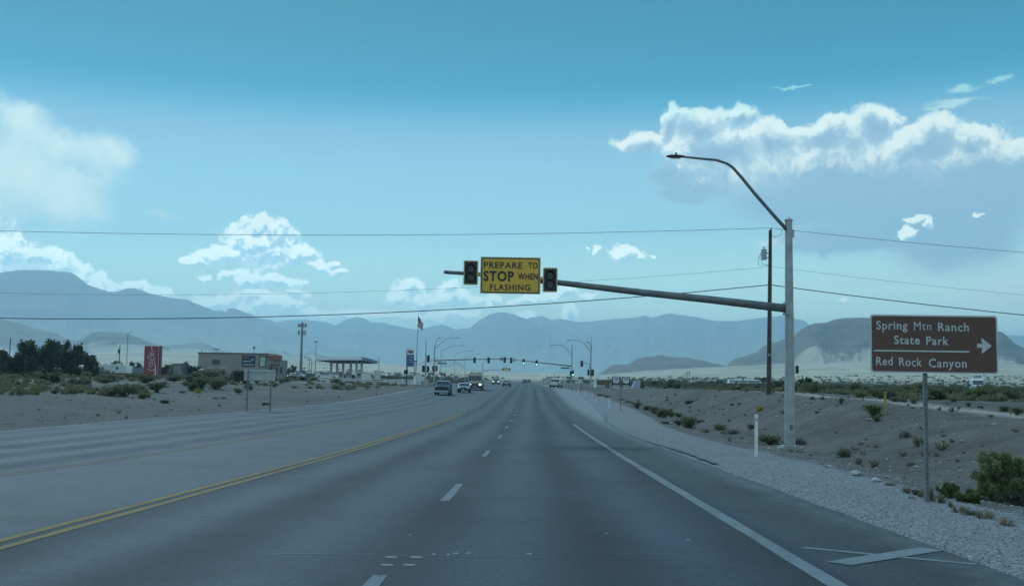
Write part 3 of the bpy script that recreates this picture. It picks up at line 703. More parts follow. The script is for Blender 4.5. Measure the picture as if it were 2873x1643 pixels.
# ------------------------------------------------------------------ the near flasher mast
YM = 39.8
b0 = at(2217, 1264, YM); bx = b0.x; bz = gz(bx, YM) - .02
mast = thing('mast_arm_pole', 'tall galvanised pole right of the road with a long arm carrying the yellow sign', 'pole', (bx, YM, bz))
def loc(P): return (P[0] - bx, P[1] - YM, P[2] - bz)
topz = at(2230, 620, YM).z - bz
mb = MB(); mb.tube([(0, 0, .30), (0, 0, topz * .5), (0, 0, topz)], [.205, .17, .135], 20); mb.build('pole', GALV, mast, smooth=False)
mb = MB(); mb.tube([(0, 0, topz), (0, 0, topz + .05), (0, 0, topz + .14)], [.165, .16, .03], 16); mb.build('pole_cap', GALV, mast)
mb = MB(); mb.box((0, 0, .24), (.62, .62, .06)); mb.build('base_plate', GALV, mast, bevel=.01)
mb = MB(); mb.tube([(0, 0, -.5), (0, 0, .20)], [.50, .48], 24); mb.build('concrete_footing', CONC, mast, bevel=.02)
for sx in (-1, 1):
    for sy in (-1, 1):
        m_ = MB(); m_.tube([(sx * .24, sy * .24, .2), (sx * .24, sy * .24, .37)], .022, 8); m_.tube([(sx * .24, sy * .24, .27), (sx * .24, sy * .24, .31)], .042, 6)
        m_.build('anchor_bolt', GALVD, mast)
AY = YM - .02
arm_px = [(2206, 865), (2000, 841), (1800, 820), (1563, 792), (1430, 778), (1330, 768), (1251, 763)]
arm = [loc(at(x, y, AY)) for x, y in arm_px]
mb = MB(); mb.tube(arm, [.165, .148, .132, .108, .092, .082, .072], 18); mb.build('mast_arm', GALVD, mast, smooth=True)
mb = MB(); e0 = Vector(arm[-1]); mb.tube([e0 + Vector((.02, 0, 0)), e0 + Vector((-.08, 0, .01))], [.085, .05], 12); mb.build('arm_cap', GALVD, mast)
mb = MB(); a0 = Vector(arm[0]); mb.box((a0.x - .02, 0, a0.z), (.07, .46, .52)); mb.box((a0.x + .10, 0, a0.z - .02), (.20, .34, .46)); mb.build('arm_bracket', GALV, mast, bevel=.015)
for dz in (-.2, .2):
    for dy in (-.18, .18):
        MB().tube([(a0.x - .09, dy, a0.z + dz), (a0.x + .03, dy, a0.z + dz)], .025, 6).build('bracket_bolt', GALVD, mast)
lum_px = [(2217, 655), (2170, 603), (2120, 546), (2080, 497), (2056, 470), (2040, 459), (2010, 449), (1975, 446), (1917, 440)]
lum = [loc(at(x, y, AY)) for x, y in lum_px]
mb = MB(); mb.tube(lum, [.075, .07, .066, .062, .058, .055, .052, .048, .042], 12); mb.build('lamp_arm', GALVD, mast, smooth=True)
MB().box((lum[0][0] + .07, 0, lum[0][2]), (.14, .2, .3)).build('lamp_arm_bracket', GALV, mast, bevel=.01)
LE = Vector(lum[-1])
mb = MB(); n_ = 14; prof = [(.05, .05), (0, .09), (-.25, .15), (-.45, .145), (-.62, .09), (-.67, .03)]; vs = []; fs = []
for i, (px_, wd) in enumerate(prof):
    for k in range(n_):
        a = 2 * math.pi * k / n_; vs.append((LE.x + px_, LE.y + wd * math.cos(a), LE.z + (.065 * math.sin(a) if math.sin(a) > 0 else .035 * math.sin(a)) * (wd / .15 + .25)))
    if i:
        for k in range(n_): fs.append(((i-1)*n_+k, (i-1)*n_+(k+1) % n_, i*n_+(k+1) % n_, i*n_+k))
fs += [tuple(range(n_)), tuple((len(prof)-1)*n_+k for k in range(n_))]
mb.add(vs, fs); lh = mb.build('lamp_head', BLACK, mast, smooth=True)
ph = MB().tube([(LE.x - .28, LE.y, LE.z + .07), (LE.x - .28, LE.y, LE.z + .16)], .04, 10).build('photocell', GALVD, lh)
MB().box((LE.x - .3, LE.y, LE.z - .05), (.4, .2, .02)).build('lens', mat('lamp_lens', (.35, .36, .36), .3), lh)
P_ = loc(at(2236, 1036, YM)); MB().box((P_[0] + .0, -.02, P_[2]), (.10, .16, .30)).build('junction_box', BLACK, mast, bevel=.02)
P_ = loc(at(2232, 1190, YM)); MB().tube([(P_[0] - .02, -.02, P_[2] - .4), (P_[0] - .03, -.02, P_[2] + 1.1)], .018, 8).build('conduit', GALVD, mast)
MB().box((0, -.2, .95), (.12, .03, .2)).build('hand_hole_cover', GALVD, mast, bevel=.01)

# the warning sign on the arm
SY = YM - .34
c_ = at(1432, 772.5, SY); sw, sh = (1518 - 1349) * SY / F, 103.5 * SY / F
SIGNY = mat('yellow_sign_sheeting', (.74, .42, .05), .5, .10, 1.5)
SIGNBD = mat('sign_sheet_edge', (.50, .42, .27), .6, .1, 4)
INK = mat('black_sign_ink', (.022, .022, .018), .5, .1, 3)
ws_ = thing('warning_sign', 'yellow sign reading PREPARE TO STOP WHEN FLASHING hung on the long arm over the road', 'sign', (c_.x, SY, c_.z))
MB().box((0, 0, 0), (sw, .03, sh)).build('sign_panel', SIGNBD, ws_)
MB().prism(rrect(sw - .07, sh - .07, .10), 'y', -.019, -.016).build('yellow_face', SIGNY, ws_)
frame_mb(sw - .07, sh - .07, .10, .035, -.024, -.017).build('black_border', INK, ws_)
def fit_word(word, x0, x1, ybase, cap, Y, m, par, origin, bold, tilt=0.0, yoff=0.0):
    """one word whose lower left corner, width and capital height are given in photo pixels"""
    A, B = at(x0, ybase, Y), at(x1, ybase, Y); o = text('lettering', word, cap * Y / F, m, par, (0, 0, 0), 1.0, bold, 'LEFT', gap=1.12)
    xs = [v.co.x for v in o.data.vertices]; wd = max(xs) - min(xs); sx = (B.x - A.x) / wd / math.cos(tilt)
    lx = A.x - origin[0] - min(xs) * sx * math.cos(tilt); o.scale = (sx, 1, 1)
    o.location = (lx, yoff + (lx - origin[3]) * math.tan(tilt), A.z - origin[2]); o.rotation_euler = (math.pi / 2, 0, tilt); return o
OY = (c_.x, SY, c_.z, 0)
for wd_, x0, x1, yb_, cp, bo in (('PREPARE', 1357.5, 1465, 751.3, 17.8, .006), ('TO', 1482, 1508.5, 753, 17.8, .006), ('STOP', 1356.2, 1441.3, 787, 28.3, .016), ('WHEN', 1453.2, 1509.2, 783.4, 17.8, .010), ('FLASHING', 1375, 1487.3, 813.2, 17.8, .006)):
    fit_word(wd_, x0, x1, yb_, cp, SY, INK, ws_, OY, bo, 0, -.025)
rm = MB()
for i in range(7):
    for zz in (.455, -.455): rm.tube([((-.44 + .147 * i) * sw, -.020, zz * sh - .02), ((-.44 + .147 * i) * sw, -.024, zz * sh - .02)], .010, 6)
rm.build('rivet', mat('dark_rivet', (.06, .055, .04), .6), ws_)['kind'] = 'stuff'
for sx in (-.50, .50):
    MB().box((sx * sw + (.045 if sx > 0 else -.045), .06, -.01 - .08 * (sx > 0) + .01), (.10, .10, .09)).build('mounting_clamp', YELH, ws_)
for z in (.3, -.3): MB().box((0, .05, z * sh), (sw * .96, .05, .06)).build('stiffener', GALVD, ws_)

LENSOFF = mat('unlit_amber_lens', (.045, .035, .02), .25, .2, 8, spec=.7)
def beacon(cxp, cyp, label):
    c = at(cxp, cyp, SY); hw, hh = 41 * SY / F, 69 * SY / F
    t = thing('flashing_beacon', label, 'beacon light', (c.x, SY, c.z), group='beacon lights on the flasher arm')
    frame_mb(hw, hh, .05, .045, -.03, .0).build('backplate_border', YELH, t)
    MB().prism(rrect(hw - .085, hh - .085, .02), 'y', -.022, .002).build('backplate', BLACK, t)
    for z in (.165, -.165):
        h = MB(); h.tube([(0, .02, z), (0, -.05, z)], .155, 24); hb = h.build('signal_section', BLACK, t)
        v = MB(); vs = []; fs = []
        for i, (yy, zz0) in enumerate(((-.05, 0), (-.28, .0))):
            for kk in range(17):
                a = R_(-25 + 230 * kk / 16); r0 = .155 if i == 0 else .158
                for rr_ in (r0, r0 - .006): vs.append((rr_ * math.cos(a), yy + (.09 * (1 - math.sin(a)) if i else 0), z + rr_ * math.sin(a)))
        for kk in range(16):
            for o_ in (0, 1): fs.append((kk*2+o_, kk*2+2+o_, 34+kk*2+2+o_, 34+kk*2+o_))
            fs.append((34+kk*2, 34+kk*2+2, 34+kk*2+3, 34+kk*2+1))
        v.add(vs, fs); v.build('visor', BLACK, hb)
        l = MB(); l.tube([(0, -.045, z), (0, -.058, z)], [.14, .125], 24); l.build('lens', LENSOFF, hb)
    MB().box((0, .06, -.01), (.12, .10, .12)).build('mounting_clamp', YELH, t)
    return t
beacon(1321, 765, 'black beacon with grey border left of the yellow PREPARE TO STOP sign')
beacon(1543.5, 785, 'black beacon with grey border right of the yellow PREPARE TO STOP sign')

# ------------------------------------------------------------------ the brown guide sign
YB = 18.0
bp_ = at(2606, 1409, YB); gx = bp_.x; gzz = gz(gx, YB)
gs = thing('guide_sign', 'brown sign reading Spring Mtn Ranch State Park and Red Rock Canyon on one steel post', 'sign', (gx, YB, gzz))
BROWN = mat('brown_sign_sheeting', (.115, .052, .038), .5, .08, 1.2)
SWHITE = mat('white_sign_sheeting', (.50, .52, .53), .5, .06, 2)
ALU = mat('bare_aluminium', (.36, .38, .40), .45, .1, 3, metal=.5)
cs_ = at(2620, 965, YB); pw, ph_ = 351 * YB / F, 163 * YB / F
ox, oz = cs_.x - gx, cs_.z - gzz
def bs(n, mb, m, par=gs):
    o = mb.build(n, m, par); o.location = (ox, 0, oz); return o
ang = -.022
def yy(x): return x * math.tan(R_(4)) 
panel = bs('sign_panel', MB().prism(rrect(pw, ph_, .05), 'y', -.004, .004), SWHITE)
panel2 = bs('brown_face', MB().prism(rrect(pw - .052, ph_ - .052, .045), 'y', -.007, -.0045), BROWN, gs)
for o_ in (panel, panel2): o_.rotation_euler = (0, 0, R_(-3))
face = bpy.data.objects.new('sign_legend', None)
OB = (gx, YB, gzz, ox)
for wd_, x0, x1, yb_ in (('Spring', 2461, 2547, 922.5), ('Mtn', 2564.5, 2612.5, 925), ('Ranch', 2631, 2715.5, 927.8), ('State', 2510, 2581, 964), ('Park', 2598.5, 2660, 966.5), ('Red', 2460.5, 2506.5, 1023), ('Rock', 2524, 2587, 1025.5), ('Canyon', 2605.5, 2709.5, 1029)):
    fit_word(wd_, x0, x1, yb_, 24.5, YB, SWHITE, gs, OB, 0 if wd_ == 'Mtn' else .003, R_(-3), -.010)
q0, q1 = at(2454, 980, YB), at(2717, 989, YB)
bar = MB().box((0, -.010, 0), ((q1.x - q0.x), .003, .026)).build('divider_line', SWHITE, gs); bar.location = ((q0.x + q1.x) / 2 - gx, ((q0.x + q1.x) / 2 - gx - ox) * math.tan(R_(-3)), (q0.z + q1.z) / 2 - gzz); bar.rotation_euler = (0, 0, R_(-3))
ac = at(2758, 970, YB); A = [(-.125, -.034), (-.035, -.034), (-.055, -.125), (-.035, -.13), (.125, 0), (-.035, .13), (-.055, .125), (-.035, .034), (-.125, .034)]
ar = MB().prism([(x, z) for x, z in A], 'y', -.0115, -.0085).build('arrow', SWHITE, gs); ar.location = (ac.x - gx, (ac.x - gx - ox) * math.tan(R_(-3)), ac.z - gzz); ar.rotation_euler = (0, 0, R_(-3))
bt = at(2613, 900, YB)
mb = MB(); hpost = bt.z - gzz
for a_, b_ in (((-.032, -.032), (.032, .032)),):
    mb.box((0, .075, (hpost - .4) / 2 - .1), (.062, .062, hpost + .1))
post = mb.build('sign_post', GALVD, gs, bevel=.004)
holes = MB()
for i in range(26): holes.tube([(0, .0425, .15 + i * .085), (0, .0418, .15 + i * .085)], .011, 8)
holes.build('post_holes', BLACK, gs)['kind'] = 'stuff'
for z in (-.28, .28): bs('mounting_rail', MB().box((0, .03, z * ph_ / 1.2), (pw * .9, .02, .05)), ALU).rotation_euler = (0, 0, R_(-3))

# ------------------------------------------------------------------ roadside posts and the state route markers
def delineator(x, y, Y, hpx, label, w_=.10, grp='white marker posts along the right shoulder', m=None, lean=0):
    p = at(x, y, Y); z0 = gz(p.x, Y); hh = hpx * Y / F
    t = thing('marker_post', label, 'marker post', (p.x, Y, z0), group=grp)
    MB().prism([(-w_/2, -.01), (-w_/2 + .02, .012), (w_/2 - .02, .012), (w_/2, -.01)], 'z', -.2, hh).build('post', m or WHITEP, t)
    MB().box((0, -.013, hh - .16), (w_ * .7, .004, .09)).build('reflector', mat('grey_reflector', (.32, .34, .36), .3), t)
    t.rotation_euler = (0, lean, 0); return t
delineator(2121, 1285, 32, 117, 'white marker post left of the foot of the galvanised flasher pole', lean=.012)
delineator(1709, 1145, 105, 32, 'white marker post left of the route 160 and 159 sign post')
delineator(1672, 1117, 128, 17, 'short white marker post beside the post of the white box sign')
delineator(1642, 1101, 150, 17, 'white marker post third along the far right shoulder')
delineator(1621, 1097, 158, 21, 'white marker post near the turning white pickup')
delineator(1612, 1087, 176, 14, 'farthest small white marker post on the right shoulder')
YELP = mat('yellow_plastic', (.34, .25, .04), .5, .1, 3)
p = at(2484, 1141, 46); z0 = gz(p.x, 46)
t = thing('pipeline_marker', 'yellow marker post with dark cap on the bank left of the brown sign post', 'marker post', (p.x, 46, z0))
MB().tube([(0, 0, -.2), (0, 0, 1.06)], .045, 12).build('post', YELP, t); MB().tube([(0, 0, 1.06), (0, 0, 1.16)], .047, 12).build('cap', mat('dark_cap', (.05, .045, .02)), t)

YR = 100.0; p = at(1741, 1149.5, YR); z0 = gz(p.x, YR)
rt = thing('route_sign', 'pair of black and white route signs 160 and 159 with arrows on one thin post', 'sign', (p.x, YR, z0))
def rl(x, y): q_ = at(x, y, YR); return (q_.x - p.x, q_.z - z0)
MB().box((0, .03, rl(1741, 1060)[1] / 2), (.07, .05, rl(1741, 1056)[1] + .2)).build('post', GALVD, rt)
c1_, c2_ = rl(1728.4, 1066.3), rl(1756.2, 1066.8)
MB().box(((c1_[0] + c2_[0]) / 2, .015, c1_[1] + .15), (c2_[0] - c1_[0], .03, .05)).build('crossbar', GALVD, rt)
MB().box(((c1_[0] + c2_[0]) / 2, .015, c1_[1] - .5), (c2_[0] - c1_[0], .03, .05)).build('crossbar', GALVD, rt)
for cc, num, arr in ((c1_, '160', 0), (c2_, '159', 1)):
    pn = MB().box((cc[0], -.004, cc[1]), (.76, .008, .78)).build('route_panel', INK, rt)
    # pale shield outline shape with an angled foot
    sp_ = [(-.30, .34), (.30, .34), (.30, -.16), (.22, -.26), (.10, -.31), (-.30, -.22)]
    MB().prism([(cc[0] + a, cc[1] + b) for a, b in sp_], 'y', -.012, -.0085).build('route_shield', SWHITE, pn)
    text('lettering', num, .19, INK, pn, (cc[0], -.0135, cc[1] + .06), .85, .008, 'CENTER')
    z_ = rl(1728, 1084)[1] - .02
    ap = MB().box((cc[0], -.004, z_), (.46, .008, .32)).build('arrow_panel', SWHITE, rt)
    aw = [(-.03, -.12), (.03, -.12), (.03, .0), (.09, .0), (0, .13), (-.09, .0), (-.03, .0)] if not arr else [(-.17, -.03), (.03, -.03), (.03, -.09), (.18, 0), (.03, .09), (.03, .03), (-.17, .03)]
    MB().prism([(cc[0] + a, z_ + b) for a, b in aw], 'y', -.012, -.0085).build('arrow', INK, ap)

def simple_sign(name, label, cat, x0, x1, y0, y1, ybase, Y, mface, posts=1, group=None, border=None, thick=.03, post_m=None, rz=0):
    cxp = (x0 + x1) / 2; p = at(cxp, ybase, Y); z0 = gz(p.x, Y); a = at(x0, y0, Y); b = at(x1, y1, Y)
    t = thing(name, label, cat, (p.x, Y, z0), rz, group); ww = b.x - a.x; hh = a.z - b.z; zc = (a.z + b.z) / 2 - z0
    MB().box((0, 0, zc), (ww, thick, hh)).build('sign_panel', mface, t)
    if border: frame_mb(ww, hh, .01, ww * .05, -thick / 2 - .006, -thick / 2 - .001).build('border', border, t)
    for i in range(posts):
        px_ = 0 if posts == 1 else (-ww * .42 if i == 0 else ww * .42)
        MB().box((px_, thick / 2 + .04, (zc + hh * .4) / 2 - .1), (.08, .07, zc + hh * .4 + .2)).build('post', post_m or GALVD, t)
    return t, ww, hh, zc
SIGNBACK = mat('sign_back_aluminium', (.30, .32, .33), .6, .1, 2)
PALE = mat('pale_board', (.46, .48, .47), .7, .1, 1.5)
TAN = mat('tan_board', (.30, .24, .15), .8, .15, 2)
GREEN = mat('green_sign_sheeting', (.03, .12, .075), .5, .1, 2)
BROWN2 = mat('brown_board', (.13, .085, .055), .8, .15, 2)

# ------------------------------------------------------------------ utility pole and its wires
YU = 76.0; p = at(2157, 1102, YU); uz = gz(p.x, YU); ux = p.x
up = thing('utility_pole', 'brown wooden utility pole with a grey transformer just left of the steel flasher pole', 'utility pole', (ux, YU, uz))
def ul(x, y): q_ = at(x, y, YU); return Vector((q_.x - ux, 0, q_.z - uz))
ut = ul(2161.5, 646)
MB().tube([(0, 0, -.4), ut * .5, ut], [.185, .155, .12], 14).build('pole', WOOD, up)
tc_ = ul(2143.5, 715); mb = MB(); mb.tube([tc_ + Vector((0, 0, -.36)), tc_ + Vector((0, 0, .33))], .20, 18); tr_ = mb.build('transformer', ALU, up)
MB().tube([tc_ + Vector((0, 0, .33)), tc_ + Vector((0, 0, .38))], .215, 18).build('lid', GALVD, tr_)
MB().tube([tc_ + Vector((0, 0, .38)), tc_ + Vector((0, 0, .62))], .045, 8).build('bushing', BLACK, tr_)
for dz in (-.2, .15): MB().box((tc_.x + .25, 0, tc_.z + dz), (.22, .08, .06)).build('bracket', GALVD, up)
it = ul(2165, 640); MB().tube([ut, it], .05, 8).build('insulator', BLACK, up)
mb = MB()
mb.tube([ul(2165, 662), ul(2178, 665), ul(2190, 658), ul(2195, 645)], .014, 5); mb.build('jumper_wire', BLACK, up); mb = MB()
mb.tube([ul(2159, 682), ul(2150, 694), ul(2146, 700)], .012, 5); mb.build('jumper_wire', BLACK, up); mb = MB()
mb.tube([ul(2135, 709), ul(2127, 728), ul(2128, 740), ul(2136, 747), ul(2158, 743)], .014, 5)
mb.tube([ul(2134, 712), ul(2132, 726), ul(2140, 740), ul(2158, 744)], .014, 5)
mb.build('jumper_wire', BLACK, up)
MB().box((.14, -.12, 4.2), (.05, .05, 6.0)).build('riser_conduit', GALVD, up)
MB().box((0, -.17, 2.85), (.16, .012, .12)).build('pole_tag', ALU, up)
CABLE = mat('dark_cable', (.03, .035, .04), .6, .1, 2)
def wire(name, label, px, r, ext_l=None):
    pts = []
    for i in range(len(px) - 1):
        for k in range(10):
            t_ = k / 10; pts.append(at(px[i][0] * (1-t_) + px[i+1][0] * t_, px[i][1] * (1-t_) + px[i+1][1] * t_, YU))
    pts.append(at(px[-1][0], px[-1][1], YU)); o = MB().tube(pts, r, 6).build(name, CABLE)
    tag(o, label, 'wire', 'overhead wires'); return o
def smooth_px(px):
    xs = [a for a, b in px]; co = np.polyfit(xs, [b for a, b in px], 2); return [(x, float(np.polyval(co, x))) for x in np.linspace(xs[0], xs[-1], 14)]
wire('overhead_wire', 'thin uppermost power line from the wooden pole top to the left across the sky', smooth_px([(-500, 632), (0, 647), (500, 657), (1015, 661), (1600, 652), (2165, 640)]), .017)
wire('overhead_wire', 'thin uppermost power line from the wooden pole top down to the right edge', smooth_px([(2165, 640), (2500, 675), (2873, 708), (3300, 738)]), .017)
wire('overhead_wire', 'faint middle wire from the wooden pole to the left behind the yellow sign', smooth_px([(-500, 806), (0, 818), (677, 826), (1298, 809), (2157, 748)]), .010)
wire('overhead_wire', 'faint middle wire from the wooden pole to the right behind the steel pole', smooth_px([(2163, 747), (2500, 789), (2873, 827), (3300, 860)]), .010)
wire('overhead_wire', 'thick dark low cable from the wooden pole to the left across the far mountains', smooth_px([(-500, 880), (0, 889), (542, 892.5), (1128, 878), (1580, 847), (2155, 799)]), .034)
wire('overhead_wire', 'thick dark low cable from the wooden pole to the right above the brown sign', smooth_px([(2165, 799), (2500, 843), (2873, 883), (3300, 922)]), .034)

# ------------------------------------------------------------------ vehicles
def glass(): return GLASSD
LAMPON = mat('lit_headlamp', (.9, .9, .85), .3, .0, 1, emit=(1, .96, .88), es=1.7)
LAMPOFF = mat('clear_lamp', (.45, .47, .48), .2, .1, 5, spec=.8)
TAIL = mat('red_tail_lamp', (.20, .02, .015), .3, .1, 5)
PLASTIC = mat('dark_trim', (.02, .021, .023), .5, .1, 4)
PLATE = mat('number_plate', (.45, .46, .46), .5)
def paint(name, col): return mat(name, col, .28, .04, 1, spec=.6, coat=.6)
SPEC = {
 'sedan': dict(L=4.7, w=1.82, h=1.45, belt=.93, prof=[(-2.35,.35),(-2.36,.60),(-2.22,.74),(-1.15,.92),(-.40,1.40),(.15,1.45),(.85,1.42),(1.62,1.08),(2.25,1.04),(2.35,.75),(2.33,.35)],
               ws=(3,4), rw=(6,7), side=[(-1.0,.95),(-.36,1.35),(.80,1.36),(1.40,1.02),(1.0,.96)], wheels=(-1.45,1.42), wr=.33, hl=(.64,.80), nose=-2.36, tail=2.35),
 'suv': dict(L=4.8, w=1.92, h=1.78, belt=1.12, prof=[(-2.4,.42),(-2.42,.80),(-2.30,1.02),(-1.30,1.16),(-.75,1.70),(.2,1.78),(1.9,1.72),(2.35,1.15),(2.4,.8),(2.38,.42)],
               ws=(3,4), rw=(6,7), side=[(-1.15,1.16),(-.70,1.62),(1.75,1.64),(2.0,1.18)], wheels=(-1.5,1.45), wr=.38, hl=(.82,1.0), nose=-2.42, tail=2.4),
 'pickup': dict(L=5.8, w=2.0, h=1.92, belt=1.25, prof=[(-2.9,.50),(-2.92,1.0),(-2.80,1.20),(-1.55,1.28),(-.85,1.86),(0,1.92),(.62,1.86),(.82,1.30),(.88,1.30),(2.85,1.30),(2.9,1.0),(2.88,.55)],
               ws=(3,4), rw=(6,7), side=[(-1.35,1.30),(-.82,1.78),(.50,1.78),(.66,1.30)], wheels=(-1.95,1.80), wr=.41, hl=(.98,1.16), nose=-2.92, tail=2.9),
 'van': dict(L=5.6, w=1.98, h=2.55, belt=1.35, prof=[(-2.8,.45),(-2.82,.85),(-2.65,1.12),(-1.95,1.35),(-1.25,2.25),(-.8,2.5),(.4,2.55),(2.6,2.50),(2.8,2.2),(2.8,.5)],
               ws=(3,4), rw=(8,9), side=[(-1.75,1.38),(-1.25,2.0),(-.5,2.0),(-.5,1.38)], wheels=(-1.9,1.6), wr=.36, hl=(.85,1.12), nose=-2.82, tail=2.8),
 'bus': dict(L=7.5, w=2.35, h=3.0, belt=1.35, prof=[(-3.7,.45),(-3.75,1.0),(-3.72,1.40),(-3.45,2.45),(-3.30,2.85),(-2.9,3.0),(3.5,3.0),(3.75,2.7),(3.75,.5)],
               ws=(2,3), rw=(7,8), side=[(-3.2,1.55),(-3.1,2.35),(3.3,2.35),(3.3,1.55)], wheels=(-2.5,2.3), wr=.45, hl=(.80,1.02), nose=-3.75, tail=3.75)}
def vehicle(kind, name, label, cat, loc, rz, col, lights=False, group=None, lower=None, rear=False, cabin_w=.15):
    S = SPEC[kind]; hw = S['w'] / 2; t = thing(name, label, cat, loc, rz, group)
    tp = .10 if kind in ('bus', 'van') else cabin_w
    def X(z): return hw - (0 if z <= S['belt'] else tp * (z - S['belt']) / (S['h'] - S['belt'])) - (.05 if z < .5 else 0)
    pr = S['prof']; n = len(pr); mb = MB(); vs = []
    for sgn in (-1, 1):
        for (y, z) in pr:
            taper = .06 if (y <= S['nose'] + .25 or y >= S['tail'] - .25) and z <= S['belt'] + .2 else 0
            vs.append((sgn * (X(z) - taper), y, z))
    fs = [tuple(range(n)), tuple(range(n, 2*n))[::-1]] + [(i, i + n, (i+1) % n + n, (i+1) % n) for i in range(n)]
    mb.add(vs, fs); body = mb.build('body', col, t, bevel=.045)
    def pane(nm, i, j, inset=.08, off=.014):
        (y0, z0), (y1, z1) = pr[i], pr[j]; d = Vector((0, y1 - y0, z1 - z0)); nr = Vector((0, -d.z, d.y)).normalized()
        if (i > n / 2) != (nr.y > 0): nr = -nr
        a = Vector((0, y0, z0)) + d * .10 + nr * off; b = Vector((0, y1, z1)) - d * .10 + nr * off
        m_ = MB(); m_.add([(-X(a.z) + inset, a.y, a.z), (X(a.z) - inset, a.y, a.z), (X(b.z) - inset, b.y, b.z), (-X(b.z) + inset, b.y, b.z)], [(0, 1, 2, 3)])
        k_ = len(m_.v); m_.add([(q_[0], q_[1] - nr.y * .02, q_[2] - nr.z * .02) for q_ in m_.v[:4]], [(3, 2, 1, 0)]); m_.f += [(0, 4, 5, 1), (1, 5, 6, 2), (2, 6, 7, 3), (3, 7, 4, 0)]
        m_.build(nm, GLASSD, t)
    pane('windshield', *S['ws']); pane('rear_window', *S['rw'])
    for sgn in (-1, 1):
        m_ = MB(); vs = [(sgn * (X(z) + .006), y, z) for y, z in S['side']] + [(sgn * (X(z) - .02), y, z) for y, z in S['side']]; k_ = len(S['side'])
        m_.add(vs, [tuple(range(k_)), tuple(range(k_, 2*k_))[::-1]] + [(i, i+k_, (i+1) % k_ + k_, (i+1) % k_) for i in range(k_)]); m_.build('side_window', GLASSD, t)
        for y in S['wheels']:
            w_ = MB().tube([(sgn * (hw - .24), y, S['wr']), (sgn * (hw + .005), y, S['wr'])], S['wr'], 20).build('wheel', RUBBER, t)
            MB().tube([(sgn * (hw - .02), y, S['wr']), (sgn * (hw + .012), y, S['wr'])], S['wr'] * .62, 14).build('rim', ALU, w_)
            MB().tube([(sgn * (hw - .25), y, S['wr'] + .02), (sgn * (hw - .008), y, S['wr'] + .02)], S['wr'] * 1.13, 20).build('wheel_arch', PLASTIC, t)
        z0, z1 = S['hl']; xx = hw * .74
        MB().box((sgn * xx, S['nose'] + .03, (z0 + z1) / 2), (hw * .36, .10, z1 - z0)).build('headlight', LAMPON if lights else LAMPOFF, t, bevel=.02)
        MB().box((sgn * hw * .82, S['tail'] - .02, (z0 + z1) / 2 + .05), (hw * .22, .08, (z1 - z0) * 1.3)).build('taillight', TAIL, t, bevel=.015)
        zb = S['belt'] + .10; yb = S['side'][0][0] + .15
        MB().box((sgn * (hw + .12), yb, zb), (.20, .10, .17 if kind not in ('bus', 'pickup') else .28)).build('mirror', PLASTIC, t, bevel=.03)
    zg = (S['hl'][0] + S['hl'][1]) / 2
    MB().box((0, S['nose'] - .005, zg - .02), (hw * .95, .06, (S['hl'][1] - S['hl'][0]) * 1.5)).build('grille', PLASTIC, t, bevel=.02)
    MB().box((0, S['nose'] + .0, .48), (hw * 1.82, .14, .24)).build('front_bumper', lower or PLASTIC, t, bevel=.04)
    MB().box((0, S['tail'] - .0, .50), (hw * 1.82, .12, .24)).build('rear_bumper', lower or PLASTIC, t, bevel=.04)
    MB().box((0, S['nose'] - .08, .50), (.32, .01, .16)).build('number_plate', PLATE, t)
    MB().box((0, S['tail'] + .066, .62), (.32, .01, .16)).build('number_plate', PLATE, t)
    MB().box((0, 0, .36), (hw * 1.7, (S['tail'] - S['nose']) * .94, .16)).build('underbody', PLASTIC, t)
    return t
def rloc(x, Y, dz=0): p = at(x, 1070, Y); return (p.x, Y, roadz(p.x, Y) + dz)
def gloc(x, Y, dz=0): p = at(x, 1060, Y); return (p.x, Y, gz(p.x, Y) + dz)
W_DIR = R_(-1.15)
t = vehicle('pickup', 'pickup_truck', 'silver and black pickup coming towards us in the outer left lane', 'pickup truck', rloc(1245, 141), W_DIR, paint('charcoal_silver_paint', (.08, .085, .09)), lower=CHROME)
MB().box((0, -2.90, .85), (1.75, .10, .62)).build('bull_bar', PLASTIC, t, bevel=.05)
t = vehicle('sedan', 'sedan_car', 'small silver sedan coming towards us beside the silver and black pickup', 'car', rloc(1303, 156), W_DIR, paint('silver_paint', (.30, .33, .35)))
t = vehicle('bus', 'shuttle_bus', 'tan shuttle bus with lit headlights coming towards us behind the silver sedan', 'bus', rloc(1336, 176), W_DIR, paint('tan_bus_paint', (.32, .30, .22)), lights=True)
for sgn in (-1, 1): MB().box((sgn * .72, -3.2, 2.94), (.55, .5, .18)).build('roof_marker', WHITEP, t, bevel=.03)
vehicle('suv', 'sport_utility_vehicle', 'silver utility vehicle with bright headlights beyond the tan bus', 'car', rloc(1392, 290), W_DIR, paint('champagne_paint', (.30, .27, .26)), lights=True)
vehicle('sedan', 'sedan_car', 'grey car driving away from us in the centre of the road', 'car', rloc(1422, 235), W_DIR + math.pi, paint('grey_paint', (.16, .19, .21)))
vehicle('suv', 'sport_utility_vehicle', 'dark boxy vehicle driving away near the far green signals', 'car', rloc(1473, 435), W_DIR + math.pi, paint('black_paint', (.02, .022, .025)))
vehicle('suv', 'sport_utility_vehicle', 'tiny blue vehicle beside the dark boxy one far down the road', 'car', rloc(1485, 600), W_DIR, paint('blue_paint', (.05, .10, .18)))
vehicle('sedan', 'sedan_car', 'farthest tiny car with one bright glint at the end of the road', 'car', rloc(1499, 690), W_DIR, paint('pale_paint', (.4, .42, .43)), lights=True)
t = vehicle('pickup', 'pickup_truck', 'white pickup seen from behind turning right before the intersection', 'pickup truck', rloc(1560, 222), math.pi + W_DIR - R_(12), paint('white_vehicle_paint', (.55, .57, .58)))
MB().box((0, 1.9, 1.34), (1.7, 1.8, .1)).build('bed_interior', PLASTIC, t)
